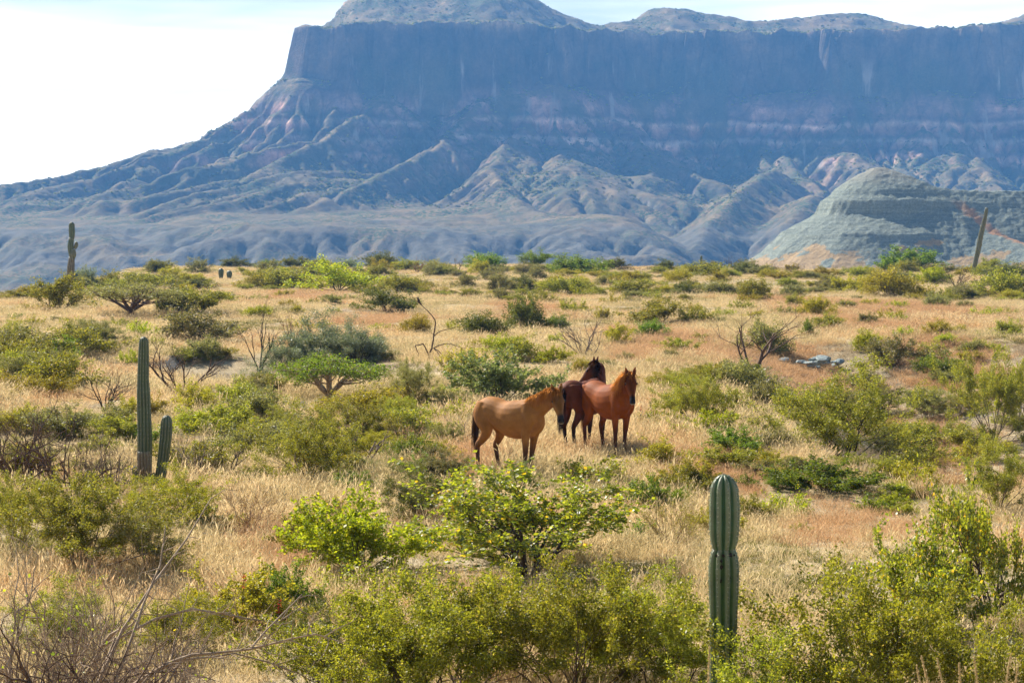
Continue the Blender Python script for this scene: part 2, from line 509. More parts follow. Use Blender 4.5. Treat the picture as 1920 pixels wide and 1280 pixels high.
rock = k.mix(1.0, rock, k.ramp(crk.outputs["Distance"], [(0.0, (0.68, 0.68, 0.72)), (0.05, (1, 1, 1))]), 'MULTIPLY')
fine = k.noise(P, 0.35, 5, 0.7)
rock = k.mix(1.0, rock, k.ramp(fine, [(0.3, (0.7, 0.7, 0.7)), (0.7, (1.25, 1.25, 1.25))]), 'MULTIPLY')
nz = k.sep(k.n("ShaderNodeNewGeometry").outputs["Normal"])[2]
nzv = k.math('ADD', nz, k.math('MULTIPLY', k.math('SUBTRACT', k.noise(P, 0.05, 4), 0.5), 0.5))
flat = k.ramp(nzv, [(0.66, 0.0), (0.84, 1.0)])
dry = k.ramp(k.noise(P, 0.03, 4), [(0.35, (0.12, 0.105, 0.06)), (0.65, (0.29, 0.20, 0.10))])
vor = k.n("ShaderNodeTexVoronoi", Scale=0.30); k.l(P, vor.inputs["Vector"])
spk = k.ramp(vor.outputs["Distance"], [(0.42, 1.0), (0.66, 0.0)])
dens = k.ramp(k.noise(P, 0.018, 4, 0.6), [(0.42, 0.15), (0.58, 1.0)])
veg = k.ramp(k.noise(P, 0.4, 2), [(0.3, (0.045, 0.068, 0.020)), (0.7, (0.10, 0.13, 0.04))])
slopec = k.mix(k.math('MULTIPLY', spk, dens), dry, veg)
# bare grey-blue badland clay low down
low = k.ramp(k.math('ADD', xyz[2], k.math('MULTIPLY', k.noise(P, 0.02, 3), 20.0)), [(0.0, 1.0), (1.0, 0.0)])
lowm = k.math('MULTIPLY', k.ramp(k.math('DIVIDE', k.math('ADD', zb, 60.0), 100.0, True), [(0.62, 1.0), (0.76, 0.0)]), k.ramp(k.noise(P, 0.012, 3), [(0.38, 0.2), (0.55, 0.9)]))
clay = k.ramp(k.noise(P, 0.09, 5, 0.65), [(0.3, (0.085, 0.085, 0.07)), (0.7, (0.185, 0.175, 0.145))])
vm = k.n("ShaderNodeMapping"); vm.inputs["Scale"].default_value = (0.016, 0.009, 0.009); k.l(P, vm.inputs["Vector"])
vegm = k.math('MULTIPLY', k.ramp(k.noise(vm.outputs[0], 1.0, 6, 0.66), [(0.47, 0.0), (0.56, 0.85)]), k.ramp(k.math('DIVIDE', k.math('ADD', zb, 60.0), 320.0, True), [(zt(60), 1.0), (zt(165), 0.75), (zt(195), 0.0)]))
rock = k.mix(vegm, rock, k.ramp(k.noise(P, 0.5, 3), [(0.3, (0.035, 0.055, 0.022)), (0.7, (0.11, 0.125, 0.05))]))
chm = k.n("ShaderNodeMapping"); chm.inputs["Scale"].default_value = (0.065, 0.010, 0.010); k.l(P, chm.inputs["Vector"])
chute = k.math('MULTIPLY', k.ramp(k.noise(chm.outputs[0], 1.0, 5, 0.6), [(0.60, 0.0), (0.68, 0.8)]), k.ramp(t, [(zt(20), 0.4), (zt(90), 1.0), (zt(165), 1.0), (zt(185), 0.0)]))
rock = k.mix(chute, rock, (0.46, 0.38, 0.31))
c = k.mix(flat, rock, slopec)
c = k.mix(lowm, c, clay)
k.principled(c, 0.95, k.bump(k.noise(P, 0.28, 6, 0.7), 0.55, 3.0), 0.1)
MAT_MESA = k.m

def erode(H, dx, mask, iters=16, K=0.017, m=0.5, diff=0.025):
    """running water: cut branching gullies into a height grid (implicit stream-power incision along steepest descent)"""
    H = H.copy(); ny, nx = H.shape
    nb = [(-1, -1), (-1, 0), (-1, 1), (0, -1), (0, 1), (1, -1), (1, 0), (1, 1)]
    idx = np.arange(ny * nx).reshape(ny, nx)
    for it in range(iters):
        best = np.zeros_like(H); rec = idx.copy()
        for (a, b) in nb:
            Hs = np.full_like(H, 1e9); Is = idx.copy()
            ys = slice(max(a, 0), ny + min(a, 0)); yd = slice(max(-a, 0), ny + min(-a, 0))
            xs = slice(max(b, 0), nx + min(b, 0)); xd = slice(max(-b, 0), nx + min(-b, 0))
            Hs[yd, xd] = H[ys, xs]; Is[yd, xd] = idx[ys, xs]
            sl = (H - Hs) / (dx * math.hypot(a, b))
            mk = sl > best
            best = np.where(mk, sl, best); rec = np.where(mk, Is, rec)
        order = np.argsort(-H, axis=None)
        h = H.ravel().tolist(); r = rec.ravel().tolist(); A = [dx * dx] * (ny * nx); mk = mask.ravel().tolist()
        ol = order.tolist()
        for i in ol:
            j = r[i]
            if j != i: A[j] += A[i]
        for i in reversed(ol):
            j = r[i]
            if j != i:
                F = K * mk[i] * A[i] ** m * 1.0
                h[i] = (h[i] + F * h[j]) / (1 + F)
        H = np.array(h).reshape(ny, nx)
        P_ = np.pad(H, 1, mode='edge')
        lap = P_[2:, 1:-1] + P_[:-2, 1:-1] + P_[1:-1, 2:] + P_[1:-1, :-2] - 4 * H
        H = H + diff * lap * (mask > 0)
    return H

def bilinear(G, x0, y0, dx, X, Y):
    fx = np.clip((X - x0) / dx, 0, G.shape[1] - 1.001); fy = np.clip((Y - y0) / dx, 0, G.shape[0] - 1.001)
    ix = fx.astype(int); iy = fy.astype(int); u = fx - ix; v = fy - iy
    return (G[iy, ix] * (1 - u) + G[iy, ix + 1] * u) * (1 - v) + (G[iy + 1, ix] * (1 - u) + G[iy + 1, ix + 1] * u) * v

def build_mesa():
    gx = np.arange(-764, 765, 4.0); gy = np.arange(1380, 2641, 4.0)
    GX, GY = np.meshgrid(gx, gy)
    H0, D0_ = mesa_h(GX, GY)
    H0 = H0 + 0.8 * fbm(GX / 9, GY / 9, 2, 401)
    mask = sstep(24, 60, D0_) * (1 - 0.35 * sstep(330, 520, D0_))
    cut = np.clip(erode(H0, 4.0, mask) - H0, -34, 10)
    cut = cut * (D0_ > 20)
    xs = np.arange(-760, 760.1, 2.2)
    ds = np.concatenate([np.linspace(-450, -40, 70)[:-1], np.linspace(-40, -26, 10)[:-1], np.linspace(-26, 48, 120)[:-1],
                         np.linspace(48, 330, 150)[:-1], np.linspace(330, 1100, 200)])
    X = np.repeat(xs[None, :], len(ds), 0)
    Y = rim_front(xs)[None, :] - ds[:, None]
    Z, D = mesa_h(X, Y)
    Z = Z + bilinear(cut, gx[0], gy[0], 4.0, X, Y)
    print('gullies', cut.min(), cut.mean())
    V = np.stack([X, Y, Z], -1).reshape(-1, 3)
    me = mesh_np("mesa", V, grid_faces(len(ds), len(xs))[:, ::-1], 4, True, [MAT_MESA])
    o = obj("mesa", me)
    structure(o, "flat topped mesa with a sheer cliff band above banded slopes, blue in the haze")
    return X, Y, Z
MESA_XYZ = build_mesa()

# ------------------------------------------------------------------ the teal butte on the right
def butte_h(x, y):
    ax, ay, bx, by = 108.0, 716.0, 260.0, 722.0
    wx = x + 0.9 * fbm(x / 14, y / 14, 3, 101)
    wy = y + 0.9 * fbm(x / 14, y / 14, 3, 105)
    t = np.clip(((wx - ax) * (bx - ax) + (wy - ay) * (by - ay)) / ((bx - ax) ** 2 + (by - ay) ** 2), 0, 1)
    ex, ey = wx - (ax + t * (bx - ax)), wy - (ay + t * (by - ay))
    r = np.hypot(ex, ey)
    ang = np.arctan2(ey, ex)
    s = t * (bx - ax)
    # knobbly ledge
    kn = 0.6 * ridged((ang * 16 + s) / 5.2, r / 9.0, 2, 111) + 1.1 * fbm((ang * 16 + s) / 7.0, r / 8.0, 3, 113)
    rl = r + kn * np.exp(-((r - 17.5) / 3.0) ** 2)
    z = np.interp(rl, [0, 1.8, 5.5, 9.3, 12.2, 13.7, 14.8, 16.8, 17.5, 18.5, 19.8, 24.7, 28.0, 28.4, 35.5, 48, 70, 110], [22.8, 22.5, 20.6, 18.2, 16.2, 14.5, 13.9, 12.8, 11.2, 9.0, 7.9, 4.9, 3.0, 2.2, -3.6, -10.5, -22, -46])
    zs = np.interp(r, [0, 1.8, 18.4, 24.7, 35.5, 48, 70, 110], [22.8, 22.5, 10.6, 5.2, -3.6, -10.5, -22, -46])
    ws = 0.8 * sstep(6, 20, s)
    z = z * (1 - ws) + zs * ws
    crest = np.interp(s, [0, 2, 8, 14, 19, 30, 152], [22.8, 22.6, 20.2, 17.3, 15.9, 15.6, 16.4]) + 0.35 * fbm(s / 4.0, 0.5, 3, 115)
    # behind the peak and along the ridge the top is cut off level
    z = np.where(z > crest, crest - 0.02 * (z - crest), z)
    # ribs and gullies below the ledge
    z = z + 1.3 * sstep(19, 30, r) * (ridged((ang * 20 + s) / 13.0, r / 60.0, 2, 117) - 0.5)
    # the diagonal rib on the right
    dd, a2, s2 = poly_sd(x, y, [(131.5, 697, ), (143, 684.0), (156, 668.0)])
    zr = np.interp(a2, [0, 1], [6.6, -3.2]) - 0.55 * np.sqrt(dd * dd + 1.0)
    z = np.maximum(z, zr)
    z = z + 0.26 * fbm(x / 1.8, y / 1.8, 3, 121, 0.65) + 0.3 * np.maximum(fbm(x / 2.6, y / 2.6, 2, 127), 0) * sstep(3, 8, r)
    return z

k = NT("teal_claystone")
P = k.pos(); xyz = k.sep(P)
g = k.noise(P, 1.6, 6, 0.72)
base = k.ramp(g, [(0.28, (0.13, 0.155, 0.135)), (0.5, (0.215, 0.245, 0.21)), (0.72, (0.34, 0.365, 0.315))])
sm = k.n("ShaderNodeMapping"); sm.inputs["Scale"].default_value = (0.03, 0.03, 1.1); k.l(P, sm.inputs["Vector"])
lay = k.noise(sm.outputs[0], 1.7, 5, 0.6)
base = k.mix(1.0, base, k.ramp(lay, [(0.30, (0.66, 0.71, 0.74)), (0.5, (1, 1, 1)), (0.70, (1.15, 1.12, 1.05))]), 'MULTIPLY')
topm = k.ramp(k.math('DIVIDE', xyz[2], 24.0, True), [(0.70, 0.0), (0.92, 0.65)])
base = k.mix(topm, base, (0.30, 0.27, 0.22))
# dry grass creeping up from the foot
gm = k.math('ADD', k.math('DIVIDE', k.math('ADD', xyz[2], 5.0), 14.0), k.math('MULTIPLY', k.math('SUBTRACT', k.noise(P, 0.11, 5, 0.6), 0.5), 2.3))
gmask = k.ramp(gm, [(0.0, 0.95), (0.06, 0.85), (0.14, 0.0)])
strw = k.ramp(k.noise(P, 2.5, 4, 0.7), [(0.3, (0.30, 0.21, 0.11)), (0.7, (0.52, 0.36, 0.19))])
c = k.mix(gmask, base, strw)
# rusty grass along the diagonal rib
lx = k.math('SUBTRACT', xyz[0], k.math('MULTIPLY_ADD', xyz[1], -0.845))
lx.node.inputs[1].default_value = 0
rib = k.math('ADD', k.math('MULTIPLY', k.math('SUBTRACT', xyz[0], 143.5), 0.77), k.math('MULTIPLY', k.math('SUBTRACT', xyz[1], 683.5), 0.645))
rib = k.math('ABSOLUTE', k.math('ADD', rib, k.math('MULTIPLY', k.math('SUBTRACT', k.noise(P, 0.35, 3), 0.5), 5.0)))
ribm = k.math('MULTIPLY', k.ramp(k.math('DIVIDE', rib, 6.0, True), [(0.10, 0.85), (0.30, 0.0)]), k.ramp(k.math('DIVIDE', k.math('SUBTRACT', 705.0, xyz[1]), 20.0, True), [(0.15, 0.0), (0.35, 1.0)]))
c = k.mix(ribm, c, k.ramp(k.noise(P, 3.0, 3), [(0.3, (0.32, 0.15, 0.07)), (0.7, (0.48, 0.27, 0.14))]))
k.principled(c, 0.95, k.bump(k.noise(P, 2.2, 6, 0.75), 0.8, 0.45), 0.12)
MAT_BUTTE = k.m

def build_butte():
    xs = np.arange(40, 250, 0.42)
    ys = np.concatenate([np.linspace(812, 730, 40)[:-1], np.linspace(730, 668, 220)[:-1], np.linspace(668, 600, 60)])
    X, Y = np.meshgrid(xs, ys)
    Z = butte_h(X, Y)
    me = mesh_np("butte", np.stack([X, Y, Z], -1).reshape(-1, 3), grid_faces(len(ys), len(xs))[:, ::-1], 4, True, [MAT_BUTTE])
    structure(obj("butte", me), "small teal grey claystone butte with a rounded peak and a knobbly ledge")
build_butte()

# ------------------------------------------------------------------ plant builders (each returns meshes for wood and leaves)
def tubes_mesh(name, segs, mat, sides=3):
    """segs: array rows p0(3) p1(3) r0 r1"""
    S = np.asarray(segs, dtype=np.float64)
    p0, p1, r0, r1 = S[:, 0:3], S[:, 3:6], S[:, 6], S[:, 7]
    d = p1 - p0
    L = np.linalg.norm(d, axis=1, keepdims=True) + 1e-9
    d = d / L
    ref = np.where(np.abs(d[:, 2:3]) > 0.9, np.array([[1.0, 0, 0]]), np.array([[0, 0, 1.0]]))
    a = np.cross(d, ref); a /= np.linalg.norm(a, axis=1, keepdims=True) + 1e-9
    b = np.cross(d, a)
    n = len(S)
    ang = np.arange(sides) * 2 * np.pi / sides
    ring = np.cos(ang)[None, :, None] * a[:, None, :] + np.sin(ang)[None, :, None] * b[:, None, :]
    lo = p0[:, None, :] + ring * r0[:, None, None]
    hi = (p1 + d * L * 0.04)[:, None, :] + ring * r1[:, None, None]
    V = np.concatenate([lo, hi], axis=1).reshape(-1, 3)
    base = (np.arange(n) * 2 * sides)[:, None]
    i = np.arange(sides)[None, :]; j = (np.arange(sides) + 1) % sides
    F = np.stack([base + i, base + j[None, :], base + sides + j[None, :], base + sides + i], axis=-1).reshape(-1, 4)
    return mesh_np(name, V, F, 4, True, [mat])

def leaves_mesh(name, pts, size, rng, mat, aspect=0.5, up=0.35, jitter=0.45, dirs=None):
    n = len(pts)
    pts = np.asarray(pts)
    nrm = rng.normal(size=(n, 3)); nrm[:, 2] += up * 2
    nrm /= np.linalg.norm(nrm, axis=1, keepdims=True) + 1e-9
    t = rng.normal(size=(n, 3))
    if dirs is not None: t = t * 0.7 + dirs * 1.2
    t -= nrm * np.sum(t * nrm, axis=1, keepdims=True)
    t /= np.linalg.norm(t, axis=1, keepdims=True) + 1e-9
    b = np.cross(nrm, t)
    s = size * (1 + jitter * (rng.rand(n, 1) * 2 - 1))
    V = np.stack([pts - t * s * 0.5, pts + b * s * aspect * 0.5 + t * s * 0.05, pts + t * s * 0.5, pts - b * s * aspect * 0.5 + t * s * 0.05], axis=1).reshape(-1, 3)
    F = np.arange(n * 4).reshape(-1, 4)
    return mesh_np(name, V, F, 4, False, [mat])

UP = Vector((0, 0, 1))
def grow(rnd, stems, length, tilt, levels, nch, ratio, angle, wig, trop, r0, steps=(5, 4, 4, 3), base_r=0.05, min_frac=0.25, zflat=1.0, rk=0.62):
    segs, twigs = [], []
    def rv(): return Vector((rnd.gauss(0, 1), rnd.gauss(0, 1), rnd.gauss(0, 1)))
    def branch(p, d, L, r, lev):
        n = steps[min(lev, len(steps) - 1)]
        nodes = []
        for i in range(n):
            d = d + rv() * wig
            d.z += trop
            d.z *= zflat
            d.normalize()
            q = p + d * (L / n)
            if q.z < 0.02: q.z = 0.02
            ra, rb = r * (1 - 0.62 * i / n), r * (1 - 0.62 * (i + 1) / n)
            segs.append((p.x, p.y, p.z, q.x, q.y, q.z, ra, rb))
            if lev >= levels - 2:
                twigs.append((p.x, p.y, p.z, q.x, q.y, q.z, lev))
            p = q
            nodes.append((p.copy(), d.copy(), rb, (i + 1) / n))
        if lev + 1 < levels:
            m = nch[lev]
            m = int(m) + (1 if rnd.random() < m - int(m) else 0)
            for c in range(m):
                f = min_frac + (1 - min_frac) * (c + rnd.random()) / m
                nd = nodes[min(n - 1, int(f * n))]
                pd = rv(); pd = pd - nd[1] * pd.dot(nd[1]); pd.normalize()
                a = math.radians(angle) * (0.6 + 0.8 * rnd.random())
                cd = nd[1] * math.cos(a) + pd * math.sin(a)
                branch(nd[0].copy(), cd, L * ratio * (0.65 + 0.6 * rnd.random()), max(nd[2] * rk * 1.2, r * 0.25), lev + 1)
    for s in range(stems):
        az = 2 * math.pi * (s + rnd.random() * 0.8) / stems
        ti = math.radians(tilt[0] + (tilt[1] - tilt[0]) * rnd.random())
        d = Vector((math.cos(az) * math.sin(ti), math.sin(az) * math.sin(ti), math.cos(ti)))
        p = Vector((math.cos(az), math.sin(az), 0)) * base_r * rnd.random()
        segs.append((0, 0, -0.02, p.x + d.x * 0.02, p.y + d.y * 0.02, d.z * 0.02, r0 * 0.8, r0 * 0.8))
        branch(p, d, length * (0.75 + 0.5 * rnd.random()), r0 * (0.7 + 0.5 * rnd.random()), 0)
    return segs, twigs

def leaf_points(twigs, rng, n, spread, lev_min=None, bias=0.0, drop=0.0):
    T = np.asarray(twigs)
    if lev_min is not None: T = T[T[:, 6] >= lev_min]
    if drop > 0: T = T[rng.rand(len(T)) > drop]
    i = rng.randint(0, len(T), n)
    f = rng.rand(n, 1)
    p = T[i, 0:3] * (1 - f) + T[i, 3:6] * f
    p = p + rng.normal(size=(n, 3)) * spread
    p[:, 2] = np.maximum(p[:, 2], 0.01)
    dirs = T[i, 3:6] - T[i, 0:3]
    dirs = dirs / (np.linalg.norm(dirs, axis=1, keepdims=True) + 1e-9)
    return p, dirs

PROTO = {}
def register(kind, wood, leaf, pts):
    q = np.abs(np.percentile(pts[:, :2], [3, 97], axis=0))
    W = float(q.sum(axis=0).mean()); Ht = float(np.percentile(pts[:, 2], 98.5))
    PROTO.setdefault(kind, []).append((wood, leaf, W, Ht))

def make_protos():
    def seg_pts(segs): return np.asarray(segs)[:, 3:6]
    # creosote-like open bush: wiry stems fanning out from the ground, fine leaves towards the ends
    for v in range(4):
        rnd = random.Random(100 + v); rng = np.random.RandomState(100 + v)
        segs, tw = grow(rnd, 13 + v, 0.85, (8, 62), 4, (3.4, 3.0, 2.6), 0.60, 34, 0.16, 0.05, 0.014, (5, 4, 3, 3))
        p, d = leaf_points(tw, rng, 38000, 0.032, 3)
        p2, d2 = leaf_points(tw, rng, 8000, 0.045, 2)
        p = np.concatenate([p, p2]); d = np.concatenate([d, d2])
        register('creosote', tubes_mesh("creosote_wood", segs, BARK['grey']), leaves_mesh("creosote_leaves", p, 0.026, rng, LEAF['olive'], 0.5, 0.3, 0.65, d), p)
    # the same habit for bushes farther off: fewer, broader leaf sprays
    for v in range(4):
        rnd = random.Random(130 + v); rng = np.random.RandomState(130 + v)
        segs, tw = grow(rnd, 10 + v, 0.8, (10, 68), 3, (4.0, 3.4), 0.55, 36, 0.18, 0.05, 0.018, (4, 3, 3))
        p, d = leaf_points(tw, rng, 9000, 0.06, None, 0, 0.08)
        register('open', tubes_mesh("open_wood", segs, BARK['grey']), leaves_mesh("open_leaves", p, 0.062, rng, LEAF['olive'], 0.5, 0.3, 0.5, d), p)
    # dense rounded bush, leaves down to the ground
    for v in range(4):
        rnd = random.Random(160 + v); rng = np.random.RandomState(160 + v)
        segs, tw = grow(rnd, 24, 0.62, (0, 84), 3, (4.0, 3.0), 0.52, 42, 0.16, 0.02, 0.010, (4, 3, 3), 0.16)
        p, d = leaf_points(tw, rng, 11000, 0.055, None, 0, 0.06)
        register('dense', tubes_mesh("dense_wood", segs, BARK['brown']), leaves_mesh("dense_leaves", p, 0.055, rng, LEAF['yellow'], 0.5, 0.4, 0.5, d), p)
    # low spreading green herb
    for v in range(3):
        rnd = random.Random(190 + v); rng = np.random.RandomState(190 + v)
        segs, tw = grow(rnd, 22, 0.42, (30, 85), 2, (4.0,), 0.6, 46, 0.2, 0.03, 0.006, (4, 3), 0.35)
        p, d = leaf_points(tw, rng, 4200, 0.03)
        register('low', tubes_mesh("low_wood", segs, BARK['brown']), leaves_mesh("low_leaves", p, 0.045, rng, LEAF['lime'], 0.6, 0.6, 0.5, d), p)
    # umbrella-shaped small tree: short crooked limbs that fork up into a flat, layered crown
    for v in range(3):
        rnd = random.Random(220 + v); rng = np.random.RandomState(222 + v)
        segs = []
        for q in range(5):
            a_ = q * 1.256; segs.append((0.05 * math.cos(a_), 0.05 * math.sin(a_), -0.1, 0, 0, 0.18, 0.08, 0.06))
        P_, D_ = [], []
        for L_ in range(6):
            az = 2 * math.pi * (L_ + 0.7 * rnd.random()) / 6
            reach = 0.42 + 0.2 * rnd.random()
            mid = Vector((math.cos(az) * reach * 0.55, math.sin(az) * reach * 0.55, 0.36 + 0.08 * rnd.random()))
            end = Vector((math.cos(az) * reach, math.sin(az) * reach, 0.60 + 0.08 * rnd.random()))
            segs.append((0, 0, 0.16, mid.x, mid.y, mid.z, 0.055, 0.042)); segs.append((mid.x, mid.y, mid.z, end.x, end.y, end.z, 0.042, 0.028))
            for c_ in range(9):
                src = mid if c_ < 4 else end
                aa = az + rnd.uniform(-0.75, 0.75); rr_ = (0.25 + 0.85 * math.sqrt(rnd.random()))
                cz = 0.66 + 0.30 * (1 - (rr_ / 1.12) ** 2) + rnd.uniform(-0.17, 0.09)
                ce = Vector((math.cos(aa) * rr_, math.sin(aa) * rr_, cz))
                k1 = src.lerp(ce, 0.5) + Vector((rnd.gauss(0, 0.03), rnd.gauss(0, 0.03), -0.05))
                segs.append((src.x, src.y, src.z, k1.x, k1.y, k1.z, 0.02, 0.014)); segs.append((k1.x, k1.y, k1.z, ce.x, ce.y, ce.z, 0.014, 0.008))
                for t_ in range(7):
                    te = ce + Vector((rnd.gauss(0, 0.14), rnd.gauss(0, 0.14), rnd.gauss(0.03, 0.04)))
                    segs.append((ce.x, ce.y, ce.z, te.x, te.y, te.z, 0.007, 0.003))
                m_ = rnd.randint(90, 380)
                P_.append(np.array(ce) + rng.normal(size=(m_, 3)) * np.array([0.12, 0.12, 0.06])); D_.append(rng.normal(size=(m_, 3)))
        p = np.concatenate(P_); d = np.concatenate(D_)
        register('umbrella', tubes_mesh("umbrella_wood", segs, BARK['brown'], 5), leaves_mesh("umbrella_leaves", p, 0.042, rng, LEAF['green'], 0.5, 0.4, 0.5, d), p)
    # feathery grey-green tree
    for v in range(2):
        rnd = random.Random(250 + v); rng = np.random.RandomState(250 + v)
        segs, tw = grow(rnd, 9, 1.0, (6, 70), 4, (3.6, 3.2, 2.6), 0.56, 36, 0.15, 0.05, 0.028, (5, 4, 3, 3), 0.05, 0.35)
        p, d = leaf_points(tw, rng, 26000, 0.08, 2)
        register('sage', tubes_mesh("sage_wood", segs, BARK['dark'], 4), leaves_mesh("sage_leaves", p, 0.055, rng, LEAF['sage'], 0.4, 0.2, 0.5, d), p)
    # shrub with broad bright leaves on dark wiry branches
    for v in range(2):
        rnd = random.Random(280 + v); rng = np.random.RandomState(280 + v)
        segs, tw = grow(rnd, 11, 0.95, (15, 78), 4, (4.4, 4.0, 3.0), 0.58, 40, 0.20, 0.05, 0.026, (6, 5, 4, 3), 0.14, 0.22, 1.0, 0.56)
        p, d = leaf_points(tw, rng, 15000, 0.025, 2)
        register('leafy', tubes_mesh("leafy_wood", segs, BARK['dark'], 4), leaves_mesh("leafy_leaves", p, 0.042, rng, LEAF['leafy'], 0.75, 0.1, 0.5, d), p)
    for v in range(2):
        rnd = random.Random(295 + v); rng = np.random.RandomState(295 + v)
        segs, tw = grow(rnd, 18, 0.7, (5, 75), 3, (4.4, 3.2), 0.56, 40, 0.17, 0.05, 0.012, (5, 4, 3), 0.15)
        p, d = leaf_points(tw, rng, 14000, 0.03)
        register('mound', tubes_mesh("mound_wood", segs, BARK['brown']), leaves_mesh("mound_leaves", p, 0.044, rng, LEAF['lime'], 0.7, 0.3, 0.5, d), p)
    # bare shrubs
    for v in range(4):
        rnd = random.Random(310 + v); rng = np.random.RandomState(310 + v)
        segs, tw = grow(rnd, 8 + v, 0.9, (12, 66), 4, (3.6, 3.0, 2.4), 0.58, 36, 0.17, 0.045, 0.020, (6, 5, 4, 3), 0.07)
        register('bare', tubes_mesh("bare_wood", segs, BARK['grey'], 4), None, seg_pts(segs))
    for v in range(3):   # taller, few thick limbs
        rnd = random.Random(340 + v); rng = np.random.RandomState(340 + v)
        segs, tw = grow(rnd, 4 + v, 1.1, (8, 42), 4, (3.2, 2.8, 2.4), 0.55, 32, 0.13, 0.07, 0.034, (6, 5, 4, 3), 0.05, 0.3)
        register('baretree', tubes_mesh("baretree_wood", segs, BARK['dark'], 4), None, seg_pts(segs))
    for v in range(2):   # many fine twigs in a dome, dry brown
        rnd = random.Random(370 + v); rng = np.random.RandomState(370 + v)
        segs, tw = grow(rnd, 26, 0.62, (0, 82), 3, (5.0, 4.0), 0.5, 36, 0.15, 0.02, 0.008, (4, 4, 3), 0.10)
        p, d = leaf_points(tw, rng, 5200, 0.02)
        register('twiggy', tubes_mesh("twiggy_wood", segs, BARK['rust']), leaves_mesh("twiggy_leaves", p, 0.024, rng, LEAF['brown'], 0.4, 0.2, 0.5, d), p)
    # broad tangle of long arching bare branches close to the camera
    for v in range(2):
        rnd = random.Random(403 + v); rng = np.random.RandomState(400 + v)
        segs, tw = grow(rnd, 15, 1.05, (22, 84), 5, (3.6, 3.2, 2.6, 2.0), 0.64, 44, 0.19, 0.03, 0.036, (7, 6, 5, 4, 3), 0.2, 0.2)
        p, d = leaf_points(tw, rng, 110, 0.01)
        register('tangle', tubes_mesh("tangle_wood", segs, BARK['grey'], 4), leaves_mesh("tangle_leaves", p, 0.035, rng, LEAF['leafy'], 0.7, 0.1, 0.5, d), seg_pts(segs))
make_protos()

NAMES = {'creosote': ('creosote_bush', 'bush'), 'open': ('open_bush', 'bush'), 'dense': ('round_bush', 'bush'), 'low': ('low_herb', 'herb'),
         'umbrella': ('umbrella_tree', 'tree'), 'sage': ('sage_tree', 'tree'), 'leafy': ('leafy_shrub', 'shrub'), 'mound': ('leafy_bush', 'bush'),
         'bare': ('bare_shrub', 'shrub'), 'baretree': ('bare_tree', 'tree'), 'twiggy': ('dry_shrub', 'shrub'), 'tangle': ('bare_thicket', 'shrub')}
_prnd = random.Random(5)
_count = {}
def plant(px, py, w, h, kind, leaf, label, bark=None, group=None, dist=None, var=None, sink=0.03):
    """a plant whose foot is seen at (px, py), w by h photo pixels in size"""
    loc = at(px, py, dist)
    mpp = loc.y / FPX
    n = _count.get(kind, 0); _count[kind] = n + 1
    wood, leafm, W, Ht = PROTO[kind][(n if var is None else var) % len(PROTO[kind])]
    sx = w * mpp / W; sz = h * mpp / Ht
    nm, cat = NAMES[kind]
    t = thing(nm, label, cat, (loc.x, loc.y, loc.z - sink * sz), _prnd.random() * 6.283, group)
    t.scale = (sx, sx, sz)
    tree = cat == 'tree'
    o = obj('trunk' if tree else 'branches', wood, t)
    if bark:
        o.material_slots[0].link = 'OBJECT'; o.material_slots[0].material = BARK[bark]
    if leafm is not None:
        f = obj('crown' if tree else 'foliage', leafm, t)
        if leaf:
            f.material_slots[0].link = 'OBJECT'; f.material_slots[0].material = LEAF[leaf]
    return t

# ------------------------------------------------------------------ cacti
def cactus_material(name, c1, c2, scar):
    k = NT(name)
    tc = k.n("ShaderNodeTexCoord").outputs["Object"]
    geo = k.n("ShaderNodeNewGeometry")
    f = k.noise(tc, 5.0, 4, 0.6)
    c = k.ramp(f, [(0.3, c1), (0.7, c2)])
    mp = k.n("ShaderNodeMapping"); mp.inputs["Scale"].default_value = (1.0, 1.0, 5.0); k.l(tc, mp.inputs["Vector"])
    band = k.noise(mp.outputs[0], 1.4, 3)
    c = k.mix(1.0, c, k.ramp(band, [(0.35, (0.78, 0.82, 0.75)), (0.6, (1.15, 1.12, 1.1))]), 'MULTIPLY')
    crest = k.ramp(geo.outputs["Pointiness"], [(0.50, 0.0), (0.56, 0.7)])
    c = k.mix(crest, c, (0.28, 0.27, 0.17))
    sc = k.ramp(k.noise(tc, 9.0, 3, 0.7), [(0.66, 0.0), (0.70, scar)])
    c = k.mix(sc, c, (0.12, 0.09, 0.05))
    k.principled(c, 0.5, k.bump(k.noise(tc, 40.0, 3), 0.25, 0.01), 0.45)
    return k.m
MAT_CACTUS = cactus_material("cactus_skin", (0.020, 0.046, 0.014), (0.042, 0.080, 0.028), 0.6)
MAT_CACTUS_NEAR = cactus_material("cactus_skin_blue_green", (0.020, 0.072, 0.022), (0.052, 0.130, 0.046), 0.4)
MAT_CACTUS_LOW = cactus_material("cactus_skin_green", (0.020, 0.066, 0.010), (0.052, 0.118, 0.020), 0.7)
MAT_CACTUS_OLD = cactus_material("cactus_old_bark", (0.085, 0.062, 0.036), (0.16, 0.12, 0.07), 1.0)
MAT_CACTUS_OLIVE = cactus_material("cactus_skin_olive", (0.055, 0.062, 0.022), (0.105, 0.105, 0.042), 0.8)
k = NT("cactus_spines"); k.principled((0.46, 0.42, 0.33), 0.8); MAT_SPINE = k.m
k = NT("cactus_scar"); k.principled((0.03, 0.022, 0.016), 0.9); MAT_SCAR = k.m

def rib_r(th, n, depth):
    return 1 - depth * (1 - np.abs(np.cos(th * n / 2)) ** 0.75)

